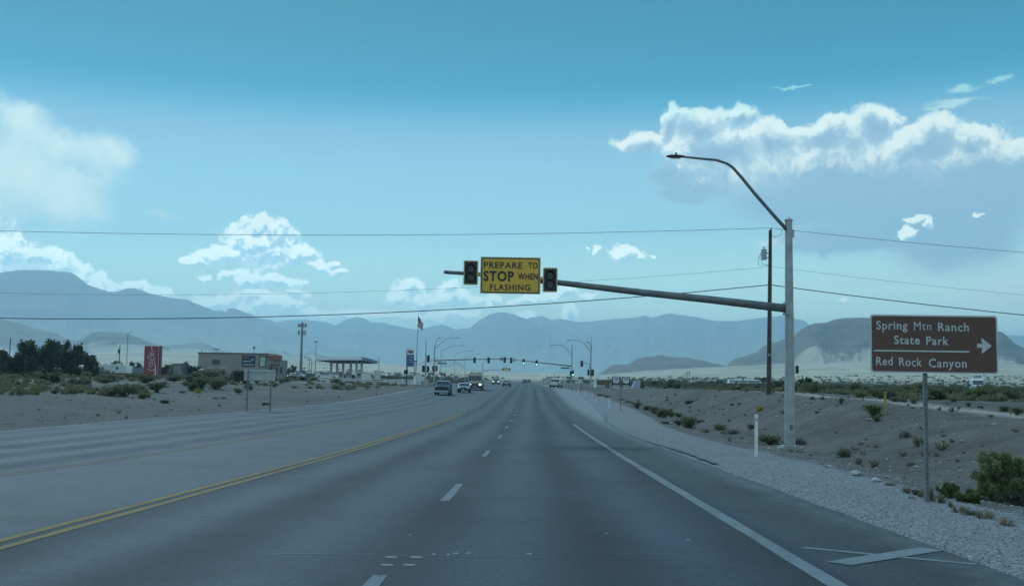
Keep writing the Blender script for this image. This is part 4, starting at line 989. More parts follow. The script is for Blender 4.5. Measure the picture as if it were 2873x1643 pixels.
# parked at the fuel station and by the roadside
WV = paint('white_vehicle_paint', (.55, .57, .58)); BLUEV = paint('navy_paint', (.035, .06, .10))
vehicle('pickup', 'pickup_truck', 'white pickup parked side on behind the white rail fence', 'pickup truck', gloc(918, 262), R_(-88), WV)
vehicle('sedan', 'sedan_car', 'white car parked at the left end of the white rail fence', 'car', gloc(831, 262), R_(-90), WV)
vehicle('suv', 'sport_utility_vehicle', 'dark blue utility vehicle parked behind the white car by the tall antenna mast', 'car', gloc(836, 280), R_(-82), BLUEV)
vehicle('suv', 'sport_utility_vehicle', 'dark red vehicle parked against the beige store wall', 'car', gloc(606, 268), R_(-92), paint('dark_red_paint', (.10, .03, .03)))
vehicle('suv', 'sport_utility_vehicle', 'dark vehicle half hidden by shrubs left of the beige store', 'car', gloc(567, 262), R_(-80), paint('graphite_paint', (.05, .055, .06)))
vehicle('van', 'delivery_van', 'white van with dark windshield beyond the shrubs right of the brown sign post', 'van', gloc(2741, 186, .05), R_(-17), WV)

# ------------------------------------------------------------------ intersection poles and signals
LENSG = mat('green_signal_lens', (.2, .9, .7), .3, 0, 1, emit=(.25, 1.0, .70), es=3.5)
LENSR = mat('dark_red_lens', (.12, .02, .015), .3, .1, 5)
LENSD = mat('dark_signal_lens', (.03, .035, .03), .3, .1, 5)
def signal(px, py, Y, label, facing=0.0, green=False, hh=1.12, group='traffic signals at the intersection'):
    c = at(px, py, Y); t = thing('traffic_signal', label, 'traffic light', (c.x, Y, c.z), facing, group)
    MB().prism(rrect(.56, hh + .22, .04), 'y', .0, .02).build('backplate', BLACK, t)
    hb = MB().box((0, -.10, 0), (.36, .20, hh)).build('housing', BLACK, t, bevel=.03)
    for i, z in enumerate((hh / 3, 0, -hh / 3)):
        on = green and i == 2
        MB().tube([(0, -.20, z), (0, -.215, z)], .145 if on else .14, 16).build('lens', LENSG if on else LENSD, hb)
        v = MB(); vs = []; fs = []
        for yy_, r_o in ((-.20, .165), (-.44, .165)):
            for kk in range(11):
                a = R_(0 + 180 * kk / 10); vs.append((r_o * math.cos(a), yy_, z + r_o * math.sin(a)))
        for kk in range(10): fs.append((kk, kk+1, 11+kk+1, 11+kk))
        v.add(vs, fs); v.build('visor', BLACK, hb)
    return t
def poleline(t, base, pxs, Y, rs, name, m=GALVD, n=10, smooth=True):
    pts = []
    for (x, y) in pxs:
        q_ = at(x, y, Y); pts.append((q_.x - base[0], 0, q_.z - base[2]))
    return MB().tube(pts, rs, n).build(name, m, t, smooth=smooth)
def street_pole(label, name, cat, base_px, top_px, Y, r0, r1, lum=None, arm=None, lum2=None, armr=(.16, .07), extra=None, group=None):
    p = at(base_px[0], base_px[1], Y); z0 = gz(p.x, Y) if abs(p.x - float(cx(Y))) > 9 else roadz(p.x, Y); b = (p.x, Y, z0)
    t = thing(name, label, cat, b, 0, group); q_ = at(top_px[0], top_px[1], Y)
    MB().tube([(0, 0, -.3), (0, 0, q_.z - z0)], [r0, r1], 12).build('pole', GALV if r0 > .1 else GALVD, t)
    MB().tube([(0, 0, -.3), (0, 0, .25)], [r0 * 1.9, r0 * 1.8], 12).build('concrete_footing', CONC, t)
    for l_ in (lum, lum2):
        if l_:
            poleline(t, b, l_, Y, [.055] * len(l_), 'lamp_arm')
            e1, e0_ = at(*l_[-1], Y), at(*l_[-2], Y); sg = 1 if e1.x > e0_.x else -1
            MB().box((e1.x - b[0] + sg * .28, 0, e1.z - z0), (.66, .26, .13)).build('lamp_head', BLACK, t, bevel=.04)
    if arm: poleline(t, b, arm, Y, list(np.linspace(armr[0], armr[1], len(arm))), 'mast_arm')
    if extra: extra(t, b)
    return t
IG = 'signal and lamp poles at the intersection'
def whip(px0, px1, Y):
    def f(t, b): poleline(t, b, [px0, px1], Y, [.05, .04], 'whip_antenna'); 
    return f
# right hand pole with the long arm over our lanes
street_pole('signal pole right of the road whose arm holds the two green lights', 'signal_pole', 'signal pole', (1603.7, 1079), (1605, 966), 250, .17, .11,
  lum=[(1604.8, 996), (1590, 979.4), (1580, 970), (1573, 967.7), (1552, 966.7)], arm=[(1603, 1026.5), (1560, 1021.5), (1510, 1016), (1471, 1011.5), (1434, 1009)], group=IG)
YS = 249.5
signal(1469, 1014, YS, 'left one of the two green signals on the right hand arm', green=True)
signal(1505.5, 1017.5, YS, 'right one of the two green signals on the right hand arm', green=True)
signal(1434, 1010.5, YS, 'dark left turn signal at the tip of the right hand arm')
signal(1606.8, 1046.5, YS, 'green signal low on the pole right of the road', green=True)
signal(1599.8, 1047, YS, 'side facing signal low on the pole right of the road', facing=R_(70))
simple = []
REDP = mat('red_sign_sheeting', (.35, .03, .03), .5)
t, ww, hh, zc = simple_sign('turn_sign', 'small white square sign with a red ring beside the left turn signal', 'sign', 1438, 1447, 1005, 1014, 1009.5, YS, WHITEP)
c = at(1442.5, 1009.5, YS); t.location.z = c.z
for ch in t.children: ch.location.z = -zc
for ch in list(t.children):
    if ch.name.startswith('post'): bpy.data.objects.remove(ch)
rg = MB(); 
for k in range(20):
    a, b_ = R_(18*k), R_(18*(k+1)); rg.add([(.27*math.cos(a), -.022, .27*math.sin(a)), (.35*math.cos(a), -.022, .35*math.sin(a)), (.35*math.cos(b_), -.022, .35*math.sin(b_)), (.27*math.cos(b_), -.022, .27*math.sin(b_))], [(0, 1, 2, 3)])
rg.build('red_ring', REDP, t); MB().box((0, -.021, 0), (.08, .005, .4)).build('arrow', INK, t)
def hung_sign(name, label, x0, x1, y0, y1, Y, m, txt=None, group=None):
    a, b = at(x0, y0, Y), at(x1, y1, Y); c = (a + b) / 2; t = thing(name, label, 'sign', (c.x, Y, c.z), 0, group)
    MB().box((0, 0, 0), (b.x - a.x, .04, a.z - b.z)).build('sign_panel', m, t)
    frame_mb(b.x - a.x, a.z - b.z, .05, .035, -.03, -.021).build('border', WHITEP, t)
    for sx in (-.3, .3): MB().box((sx * (b.x - a.x), 0, (a.z - b.z) / 2 + .2), (.05, .03, .4)).build('hanger', GALVD, t)
    return t
hung_sign('street_name_sign', 'long green sign hanging under the right hand signal arm', 1573, 1598, 1029.5, 1034.5, 249.7, GREEN)
street_pole('taller right signal pole with a thin whip on top and a short arm', 'signal_pole', 'signal pole', (1657, 1083), (1659, 981), 215, .20, .13,
  lum=[(1658.3, 988), (1643, 967), (1633.4, 958.4), (1624.7, 955.7), (1599.4, 954)], arm=[(1655.6, 1021.5), (1646, 1018.5), (1638, 1017)], armr=(.07, .06),
  lum2=[(1657.5, 980), (1656.5, 968), (1654, 960.5), (1652.5, 959)], extra=whip((1659.3, 981), (1659.8, 942.4), 215), group=IG)
signal(1632, 1019.5, 214.8, 'backlit signal on the short arm of the taller right pole', facing=R_(38))
signal(1650, 1044.6, 214.8, 'signal on the left side of the taller right pole', facing=R_(60))
signal(1662.8, 1045, 214.8, 'signal facing us low on the taller right pole', facing=R_(6))
MB_ = at(1654, 1031, 214.6); t = thing('control_box', 'small grey box on the taller right signal pole', 'control box', (MB_.x, 214.6, MB_.z)); MB().box((0, 0, 0), (.22, .2, .5)).build('case', GALV, t, bevel=.02); MB().box((0, -.105, .05), (.16, .01, .3)).build('door', GALVD, t)
def ped(x, y, Y, label, post_base):
    c = at(x, y, Y); t = thing('pedestrian_signal', label, 'pedestrian signal', (c.x, Y, gz(c.x, Y)), 0, 'pedestrian signals at the corners'); z = c.z - gz(c.x, Y)
    MB().tube([(0, 0, -.1), (0, 0, z + .5)], .05, 8).build('post', GALVD, t)
    for sx in (-.32, .32):
        h_ = MB().box((sx, 0, z), (.42, .25, .48)).build('housing', BLACK, t, bevel=.03); MB().box((sx, -.13, z), (.3, .01, .34)).build('lens', LENSD, h_)
ped(1596, 1059, 249, 'double pedestrian signal left of the pole with the green lights', None)
ped(1629.6, 1060, 216, 'double pedestrian signal between the two right signal poles', None)
ped(1209, 1048, 205, 'double pedestrian signal beside the left corner signal pole', None)
ped(1243, 1050, 232, 'double pedestrian signal right of the big left signal pole', None)
# left hand poles
street_pole('big signal pole left of the road with a long arm over the oncoming lanes', 'signal_pole', 'signal pole', (1217.5, 1068), (1221, 971), 240, .19, .13,
  lum=[(1221.5, 976), (1236, 963), (1252, 951), (1262, 948), (1283, 947)], arm=[(1219, 1011), (1270, 1009), (1331, 1007.5), (1385, 1006.5), (1430, 1006)],
  lum2=[(1221.5, 970.5), (1224, 958), (1226.5, 951), (1230, 947.6)], armr=(.17, .07), group=IG)
signal(1331.5, 1010, 239.6, 'first dark signal along the left hand arm, seen above the bus', facing=0)
signal(1371, 1010, 239.6, 'second dark signal along the left hand arm')
signal(1416, 1009, 239.6, 'third dark signal near the tip of the left hand arm beside the pale plate')
signal(1216, 1033.6, 239.6, 'signal facing us low on the big left pole', facing=R_(-8))
signal(1223.5, 1033, 239.6, 'signal turned sideways low on the big left pole', facing=R_(60))
t, *rest_ = simple_sign('lane_sign', 'pale square plate on the left hand arm left of its last signal', 'sign', 1402, 1411.5, 1001.7, 1011.6, 1011.6, 239.6, SIGNBACK)
c = at(1406.7, 1006.6, 239.6); zc = rest_[2]; t.location.z = c.z
for ch in list(t.children):
    ch.location.z = -zc
    if ch.name.startswith('post'): bpy.data.objects.remove(ch)
MB().box((0, -.02, 0), (.5, .01, .06)).build('lettering_bar', INK, t)
hung_sign('street_name_sign', 'long green sign hanging under the left hand signal arm', 1226, 1254, 1016, 1021, 239.7, GREEN)
street_pole('slim signal pole at the near left corner beside the flagpole', 'signal_pole', 'signal pole', (1193.5, 1060), (1195, 977), 205, .16, .10, extra=lambda t, b: poleline(t, b, [(1195, 978), (1195.6, 950), (1193.5, 948.8)], 205, [.06, .05, .05], 'lamp_arm'), group=IG)
signal(1201.7, 1005.6, 204.7, 'highest signal right of the slim left corner pole', facing=R_(12))
signal(1188, 1034, 204.7, 'low signal on the left side of the slim left corner pole', facing=R_(5))
signal(1200, 1035, 204.7, 'low signal on the right side of the slim left corner pole', facing=R_(55))
c = gloc(1196, 207); t = thing('signal_cabinet', 'beige metal cabinet behind the slim left corner pole', 'cabinet', c)
MB().box((0, 0, .75), (.8, .6, 1.5)).build('case', TAN, t, bevel=.03); MB().box((0, -.31, .75), (.66, .02, 1.3)).build('door', PALE, t)
LG = 'street lamps beyond the intersection'
street_pole('nearest street lamp beyond the big left signal pole', 'street_lamp', 'street lamp', (1236.7, 1063), (1239, 982), 300, .11, .07, lum=[(1239, 982), (1262, 973.6), (1276, 969.5), (1293, 969)], group=LG)
street_pole('second street lamp beyond the left signal pole, above the bus', 'street_lamp', 'street lamp', (1275, 1061.5), (1278.5, 993.8), 380, .11, .08, lum=[(1278.5, 993.8), (1296.5, 986.5), (1308, 983.7), (1324, 983.4)], group=LG)
street_pole('third street lamp beyond the left signal pole', 'street_lamp', 'street lamp', (1303.5, 1061.5), (1305.6, 1002.4), 460, .12, .09, lum=[(1305.6, 1002.4), (1327, 993.8), (1345.6, 993)], group=LG)
street_pole('far pole with a low arm holding a small yellow sign from behind', 'signal_pole', 'signal pole', (1353.5, 1058), (1354, 1019.7), 450, .20, .14, lum=[(1354, 1019.7), (1360, 1014), (1368, 1008)], arm=[(1354, 1039.6), (1380, 1037.5), (1409, 1035.6), (1434, 1034.5)], group=IG)
hung_sign('warning_sign', 'small pale yellow sign back on the farthest low arm', 1413, 1427.6, 1030.7, 1039.4, 449.5, YELH)
for x, lb in ((1411, 'left'), (1429.7, 'right')):
    signal(x, 1035.4, 449.5, 'small dark beacon %s of the far pale yellow sign' % lb, hh=.9, group='beacons on the far arm')

# ------------------------------------------------------------------ right side buildings, signs and far things
simple_sign('sign_board', 'large pale sign seen from behind near the double pedestrian signal', 'sign', 1613, 1634.6, 1066, 1074.6, 1085, 200, PALE, 2)
simple_sign('sign_board', 'white box sign on a thin post at the right shoulder', 'sign', 1665.5, 1673, 1066, 1086.5, 1120, 143, WHITEP, 1)
simple_sign('sign_board', 'tan board on two posts left of the route signs', 'sign', 1698, 1710, 1065.5, 1087, 1090, 190, BROWN2, 2, post_m=PALE)
simple_sign('sign_board', 'far roadside billboard with stepped panels above the white pickup', 'sign', 1538, 1551, 1055, 1062, 1072, 400, ALU, 1)
simple_sign('sign_board', 'low panel beside the far stepped billboard', 'sign', 1536, 1543, 1059.5, 1063.5, 1072, 401, SIGNBACK, 1)
simple_sign('sign_board', 'narrow far sign left of the stepped billboard', 'sign', 1523, 1526.5, 1061, 1068, 1073, 380, TAN, 1)
YT = 200; p = at(1790, 1086, YT); z0 = gz(p.x, YT)
t = thing('canvas_shelter', 'pale canvas ridge shelter with a dark brown end beside the route signs', 'shelter', (p.x, YT, z0)); k = YT / F
MB().prism([(-18*k, 0), (-9*k, 21*k), (6*k, 22*k), (4*k, 0)], 'y', -1.0, 1.0).build('canopy', mat('pale_blue_canvas', (.33, .38, .45), .8, .12, 2), t)
MB().prism([(4.2*k, 0), (6.2*k, 22*k), (13*k, 22*k), (18*k, 0)], 'y', -.95, .95).build('end_panel', mat('dark_brown_panel', (.07, .035, .028), .8, .2, 3), t)
for sx in (-17, 17): MB().tube([(sx*k, -1.05, 0), (sx*k*.6, -1.05, 21*k)], .03, 6).build('pole', GALVD, t)
YT = 430
def building(name, label, cat, x0, x1, ytop, Y, depth, wallm, roofm, roofh=.25, rz=0, ybot=None):
    a = at(x0, ytop, Y); b = at(x1, ytop, Y); cxm = (a.x + b.x) / 2; z0 = gz(cxm, Y) - .1; ww = b.x - a.x; hh = (a.z + b.z) / 2 - z0
    t = thing(name, label, cat, (cxm, Y + depth / 2, z0), rz)
    MB().box((0, 0, (hh - roofh) / 2), (ww, depth, hh - roofh)).build('wall', wallm, t)
    return t, ww, hh
CANV = mat('pale_metal_roof', (.62, .66, .66), .45, .08, .6)
t, ww, hh = building('ranch_house', 'long low house with a pale metal roof and dark openings left of the utility pole', 'house', 2048, 2132, 1064, YT, 8, mat('grey_siding', (.20, .21, .21), .8, .15, .8), CANV)
MB().prism([(-4.6, hh - 1.55), (-4.6, hh - 1.4), (0, hh), (4.6, hh - 1.4), (4.6, hh - 1.55)], 'x', -ww/2 - .5, ww/2 + .5).build('roof', CANV, t)
MB().box((-ww * .05, -3, hh - .3), (.7, .7, 1.1)).build('chimney', GALVD, t)
MB().box((-ww * .28, -4.06, hh * .30), (ww * .42, .06, hh * .45)).build('white_panel', WHITEP, t)
for sx, w2 in ((.02, 2.2), (.30, 2.8)): MB().box((sx * ww, -4.05, hh * .26), (w2, .1, hh * .5)).build('garage_opening', BLACK, t)
MB().box((.16 * ww, -4.05, hh * .3), (1.0, .1, 1.0)).build('window', GLASSD, t)
t, ww, hh = building('metal_shed', 'low white building far off above the white pickup', 'shed', 1569, 1587, 1064, 520, 8, WHITEP, CANV); MB().box((0, 0, hh - .1), (ww + .6, 8.6, .22)).build('roof', CANV, t); MB().box((.1 * ww, -4.03, hh * .3), (1.6, .06, hh * .5)).build('door', GALVD, t)
t, ww, hh = building('metal_shed', 'tiny white shed behind the taller right signal pole', 'shed', 1660, 1672, 1071, 300, 5, WHITEP, CANV); MB().box((0, 0, hh - .1), (ww + .4, 5.4, .18)).build('roof', CANV, t); MB().box((0, -2.53, hh * .3), (.5, .05, hh * .5)).build('door', GALVD, t)
p_ = gloc(2034, 380); t = thing('water_tank', 'small grey-blue tank on a stand left of the pale roofed house', 'tank', p_)
zt = at(2034, 1062, 380).z - p_[2]; MB().tube([(0, 0, zt * .55), (0, 0, zt)], .95, 16).build('tank', mat('blue_grey_tank', (.16, .20, .24), .6), t); MB().tube([(0, 0, 0), (0, 0, zt * .56)], .16, 8).build('stand', GALVD, t)
UG = 'row of far utility poles crossing the desert'
for i, (x, yt, yb_, Y) in enumerate(((1933.7, 1040.8, 1078, 640), (1928.6, 1042.5, 1078, 740), (1923.8, 1045, 1078, 850), (1919.5, 1048.5, 1077.5, 980), (1915, 1051.5, 1077, 1120), (1910.6, 1055, 1077, 1290), (1901.8, 1061.5, 1077, 1500), (1533.6, 1049, 1070, 900), (1555, 1049, 1070, 860))):
    p = at(x, yb_, Y); z0 = gz(p.x, Y); zt = at(x, yt, Y).z
    t = thing('utility_pole', ('distant wooden pole of the receding row on the desert left of the pale roofed house' if i < 7 else 'distant lone wooden pole near the far stepped billboard'), 'utility pole', (p.x, Y, z0), 0, UG if i < 7 else 'lone far poles by the billboard')
    MB().tube([(0, 0, -.5), (0, 0, zt - z0)], [.22, .18], 8).build('pole', WOOD, t); MB().box((0, 0, zt - z0 - .8), (1.9 if i < 7 else .4, .12, .12)).build('crossarm', WOOD, t)
for x, yt, yb_, Y, lb in ((2308, 1063, 1090, 230, 'thin grey post on the plain right of the flasher pole'), (2525, 1066, 1088, 230, 'thin grey post left of the brown sign post on the plain'), (2707, 1074, 1098, 170, 'thin post carrying nothing just left of the green sign by the van')):
    p = at(x, yb_, Y); z0 = gz(p.x, Y); zt = at(x, yt, Y).z; t = thing('fence_post', lb, 'post', (p.x, Y, z0), 0); MB().tube([(0, 0, -.2), (0, 0, zt - z0)], .05, 8).build('post', GALVD, t); MB().tube([(0, 0, zt - z0), (0, 0, zt - z0 + .06)], .07, 8).build('cap', GALVD, t)
simple_sign('road_sign', 'small green sign immediately left of the white van', 'sign', 2713, 2724, 1077, 1084, 1098, 165, GREEN, 1)
p_ = gloc(2541, 230); t = thing('traffic_barrel', 'small red barrel on the plain right of the yellow marker post', 'barrel', p_); zt = at(2541, 1075, 230).z - p_[2]
MB().tube([(0, 0, 0), (0, 0, zt)], [.34, .28], 14).build('drum', mat('red_barrel_plastic', (.40, .05, .03), .5), t); MB().tube([(0, 0, zt * .45), (0, 0, zt * .6)], [.325, .315], 14).build('stripe', WHITEP, t)

# ------------------------------------------------------------------ left side: store, station, signs
BEIGE = mat('beige_stucco', (.285, .255, .215), .9, .06, .6, bump=.2); TRIM = mat('brown_parapet', (.14, .075, .055), .8, .15, 1); TILE = mat('red_brown_roof', (.20, .09, .06), .85, .2, 1.5)
YB0 = 268.0
a = at(557, 989, YB0); b = at(746, 995, YB0); z0 = gz((a.x + b.x) / 2, YB0) - .3; ww = b.x - a.x; h0 = a.z - z0 ; h1 = b.z - z0; hb = (h0 + h1) / 2
t = thing('store_building', 'long beige flat roofed store with posters on its side wall', 'building', (a.x, YB0, z0)); store = t
MB().prism([(0, 0), (ww, 0), (ww, 14), (0, 14)], 'z', 0, hb).build('wall', BEIGE, t)
MB().prism([(-.15, -.15), (ww + .15, -.15), (ww + .15, 14.15), (-.15, 14.15)], 'z', hb, hb + .28).build('parapet', TRIM, t)
x2 = at(789, 1000, YB0 + 6).x - a.x
MB().prism([(ww, 1.5), (x2, 5), (x2, 14), (ww, 14)], 'z', 0, hb - 1.3).build('wing_wall', BEIGE, t)
mb = MB(); mb.add([(ww - .2, .6, hb - .2), (x2 + .6, 4.2, hb - 1.2), (x2 + .6, 4.9, hb - .1), (ww - .2, 1.9, hb + .1), (ww - .2, .6, hb - .9), (x2 + .6, 4.2, hb - 1.7)], [(0, 1, 2, 3), (4, 5, 1, 0)])
mb.build('tiled_awning', TILE, t)
for k_ in range(3): MB().box((ww + 1.1 + k_ * 1.1, 1.9 + k_ * .9, hb * .35), (.5, .2, 1.6)).build('window', GLASSD, t)
MB().box((ww + 1.9, 2.2, hb * .56), (2.6, .2, .45)).build('fascia_sign', mat('dark_red_fascia', (.16, .05, .05), .6), t)
def onwall(name, x0, x1, y0, y1, m, par=t, d=.06):
    A, B = at(x0, y0, YB0), at(x1, y1, YB0); return MB().box(((A.x + B.x) / 2 - a.x, -d / 2 - .01, (A.z + B.z) / 2 - z0), (B.x - A.x, d, A.z - B.z)).build(name, m, par)
onwall('window', 596, 617.5, 1007.6, 1021, GLASSD)
NAVY = mat('navy_poster', (.022, .03, .055), .5, .2, .8)
pst = onwall('poster', 679, 716, 996.6, 1028.5, NAVY)
frm = onwall('poster', 728, 746, 998, 1029.6, BLACK); onwall('poster_face', 730.5, 743.5, 1001, 1027, mat('pale_green_poster', (.36, .46, .42), .5, .35, 1.2), frm, .10)
LB = mat('light_blue_print', (.30, .38, .45), .5); RP = mat('red_print', (.30, .07, .07), .5)
for (x0, x1, y0, y1, m) in ((682, 696, 1000, 1002, RP), (682, 700, 1003.5, 1005.5, RP), (682, 704, 1011, 1014.5, LB), (703, 710, 1009, 1012, LB), (708, 712, 1005, 1010, LB), (682, 713, 1021, 1024, LB)):
    onwall('poster_print', x0, x1, y0, y1, m, pst, .09)
onwall('wall_vent', 637, 642, 1014, 1016.5, GALVD)
def rooftop(x, y0, w_, kind):
    A = at(x, y0, YB0 + 2); zt = A.z - z0
    if kind == 'lamp': MB().box((A.x - a.x, 2, zt), (w_, .3, .18)).build('roof_lamp', BLACK, t); MB().tube([(A.x - a.x, 2, hb), (A.x - a.x, 2, zt)], .05, 6).build('lamp_post', GALVD, t)
    elif kind == 'vent': MB().box((A.x - a.x, 2, zt), (w_, .5, .55)).build('roof_unit', GALVD, t); MB().tube([(A.x - a.x, 2, hb), (A.x - a.x, 2, zt)], .05, 6).build('unit_post', GALVD, t)
    else: MB().tube([(A.x - a.x, 2, hb), (A.x - a.x, 2, zt)], .09, 8).build('roof_stub', GALVD, t)
rooftop(607.5, 979.5, 1.6, 'lamp'); rooftop(713, 975, .5, 'vent'); rooftop(566, 979, 0, 'stub')
for x, lb in ((592, 'left'), (629, 'right')):
    p_ = gloc(x, 262); t_ = thing('patio_umbrella', 'dark patio umbrella in front of the beige store, %s of the dark red vehicle' % lb, 'umbrella', p_, 0, 'patio umbrellas by the store')
    MB().tube([(0, 0, 0), (0, 0, 2.5)], .04, 8).build('pole', BLACK, t_); MB().tube([(0, 0, 2.15), (0, 0, 2.6)], [1.35, .05], 8).build('canopy', mat('dark_canopy_cloth', (.03, .03, .035), .8), t_)

# fuel station canopy
YC = 300.0
WHC = mat('canopy_white', (.78, .78, .80), .5, .05, 1); BLC = mat('canopy_blue', (.06, .09, .22), .5, .05, 1); UND = mat('canopy_soffit', (.22, .25, .32), .8, .05, 1)
L_, R_f, R_b = at(883, 1006, 300), at(1021.5, 1010.5, 285), at(1060, 1021, 345)
gzc = gz(R_f.x, 285)
t = thing('fuel_canopy', 'blue edged flat canopy of the fuel station on slim columns', 'fuel station canopy', (R_f.x, 285, gzc)); O = Vector((R_f.x, 285, gzc))
poly = [(L_.x - O.x, 15), (0, 0), (R_b.x - O.x, 60), (R_b.x - O.x + L_.x - O.x, 75)]
zt = at(1021.5, 1000.5, 285).z - gzc; zb2 = at(1021.5, 1010.5, 285).z - gzc
MB().prism(poly, 'z', zb2 + .12, zt).build('fascia', WHC, t)
MB().prism([(x * .996 + (0.05 if x < -1 else -.05), y + .08) for x, y in poly], 'z', zb2, zb2 + .118).build('soffit', UND, t)
def band(p0, p1, f0, f1, m, nm, off=.03, s0=0., s1=1.):
    P0, P1 = Vector(p0), Vector(p1); d = (P1 - P0); nr = Vector((d.y, -d.x)).normalized() * off; A = P0 + d * s0 + nr; B = P0 + d * s1 + nr; za, zb_ = zb2 + (zt - zb2) * f0, zb2 + (zt - zb2) * f1
    MB().add([(A.x, A.y, za), (B.x, B.y, za), (B.x, B.y, zb_), (A.x, A.y, zb_)], [(0, 1, 2, 3)]).build(nm, m, t)
band(poly[1], poly[2], .18, .82, BLC, 'blue_band'); band(poly[0], poly[1], .25, .85, BLC, 'emblem_panel', .035, .955, .995)
for i, x in enumerate((929, 945.6, 962.6, 984, 1000, 1014.5)):
    fr = (x - 884) / (1021.5 - 884); by_ = 15 * (1 - fr) + 12 + (i % 2) * 6; q_ = at(x, 1040, 285 + by_)
    MB().box((q_.x - O.x, by_, zb2 / 2 - .5), (.62, .5, zb2 + 1.0)).build('column', WHC, t)
q_ = at(1063.5, 1015, 300); MB().tube([(q_.x - O.x, 15, -.5), (q_.x - O.x, 15, zt + .3)], .09, 8).build('column', GALVD, t)
for i, x in enumerate((902, 921, 955, 976, 1008, 1026, 1040)):
    Y = 298 + (i % 3) * 3; p_ = gloc(x, Y); t_ = thing('fuel_pump', 'white and dark fuel pump under the canopy', 'fuel pump', p_, 0, 'fuel pumps under the canopy')
    MB().box((0, 0, .9), (1.1, .6, 1.8)).build('cabinet', PALE, t_, bevel=.05); MB().box((0, -.31, 1.35), (.8, .02, .5)).build('display', GLASSD, t_); MB().box((0, 0, 1.98), (1.5, .7, .3)).build('top_sign', WHC, t_)
    MB().tube([(.6, -.1, 1.5), (.72, -.2, .9), (.6, -.1, .5)], .03, 6).build('hose', BLACK, t_)
# cell tower
YW = 450.0; p = at(844, 1037, YW); z0w = gz(p.x, YW)
t = thing('cell_tower', 'tall antenna mast with two rings of panels behind the fuel station', 'antenna mast', (p.x, YW, z0w))
ztw = at(850, 903, YW).z - z0w; MB().tube([(0, 0, 0), (0, 0, ztw * .5), (0, 0, ztw)], [.75, .5, .32], 14).build('mast', GALVD, t)
PANEL = mat('antenna_panel', (.26, .24, .22), .7, .15, 1); k = YW / F
for lvl, (y0, y1, rr) in enumerate(((905, 919.5, 1.75), (923, 942, 1.55))):
    zA, zB = at(850, y0, YW).z - z0w, at(850, y1, YW).z - z0w
    ring = MB(); 
    for kk in range(3):
        a0 = R_(20 + 120 * kk); a1 = R_(140 + 120 * kk); ring.tube([(rr * math.cos(a0), rr * math.sin(a0), (zA + zB) / 2), (rr * math.cos(a1), rr * math.sin(a1), (zA + zB) / 2)], .08, 6); ring.tube([(0, 0, (zA + zB) / 2), (rr * .5 * math.cos((a0+a1)/2), rr * .5 * math.sin((a0+a1)/2), (zA + zB) / 2)], .09, 6)
    ring.build('mounting_frame', GALVD, t)
    for kk in range(9):
        aa = R_(20 + 40 * kk + lvl * 14); MB().box((rr * math.cos(aa) * 1.06, rr * math.sin(aa) * 1.06, (zA + zB) / 2 + random.uniform(-.2, .2)), (.36, .22, (zA - zB) * random.uniform(.62, .95)), aa + math.pi / 2).build('antenna_panel', PANEL, t)
q_ = at(831, 932, YW); MB().tube([(q_.x - p.x, 0, q_.z - z0w), (-.5, 0, q_.z - z0w)], .07, 6).build('side_arm', GALVD, t)
def lamp_post(x, ytop, ybot, Y, label, head='T', group=None):
    p = at(x, ybot, Y); z0 = gz(p.x, Y); zt = at(x, ytop, Y).z - z0; t = thing('lamp_post', label, 'lamp post', (p.x, Y, z0), 0, group)
    MB().tube([(0, 0, -.2), (0, 0, zt)], [.11, .08], 8).build('pole', GALVD, t)
    if head == 'T': MB().box((0, 0, zt), (1.1, .4, .25)).build('lamp_head', BLACK, t, bevel=.03)
    elif head == 'R': MB().tube([(0, 0, zt), (.3, 0, zt + .5), (.9, 0, zt + .75)], .05, 6).build('lamp_arm', GALVD, t); MB().box((1.1, 0, zt + .75), (.6, .25, .14)).build('lamp_head', BLACK, t)
    elif head == 'L': MB().box((-.7, 0, zt), (1.4, .15, .15)).build('crossbar', BLACK, t); MB().box((-1.2, 0, zt - .05), (.5, .35, .2)).build('lamp_head', BLACK, t)
    return t
lamp_post(884.5, 958, 1036, 300, 'tall thin pole at the left end of the fuel canopy', 'T')
lamp_post(867, 1002, 1040, 290, 'first short dark lamp post between the antenna mast and the canopy', 'L', 'short lamp posts by the canopy')
lamp_post(874, 1008, 1040, 288, 'second short dark lamp post between the antenna mast and the canopy', 'L', 'short lamp posts by the canopy')
lamp_post(1163, 1013, 1054, 235, 'low lamp post left of the flagpole', 'T')
lamp_post(355, 938, 1026, 300, 'slim street lamp left of the tall red soda sign', 'R')
p = at(334, 1025, 330); z0 = gz(p.x, 330); zt = at(334, 968, 330).z - z0
t = thing('utility_pole', 'dark utility pole with a small can beside the street lamp at the left', 'utility pole', (p.x, 330, z0)); MB().tube([(0, 0, 0), (0, 0, zt)], .15, 8).build('pole', WOOD, t); MB().tube([(-.35, 0, zt * .72), (-.35, 0, zt * .86)], .25, 10).build('transformer', BLACK, t)
p = at(28, 975, 260); z0 = gz(p.x, 260); zt = at(28, 948, 260).z - z0
t = thing('utility_pole', 'dark pole tip showing above the far left trees', 'utility pole', (p.x, 260, z0)); MB().tube([(0, 0, 0), (0, 0, zt)], .13, 8).build('pole', WOOD, t); MB().box((0, 0, zt - .4), (.5, .1, .1)).build('crossarm', WOOD, t)

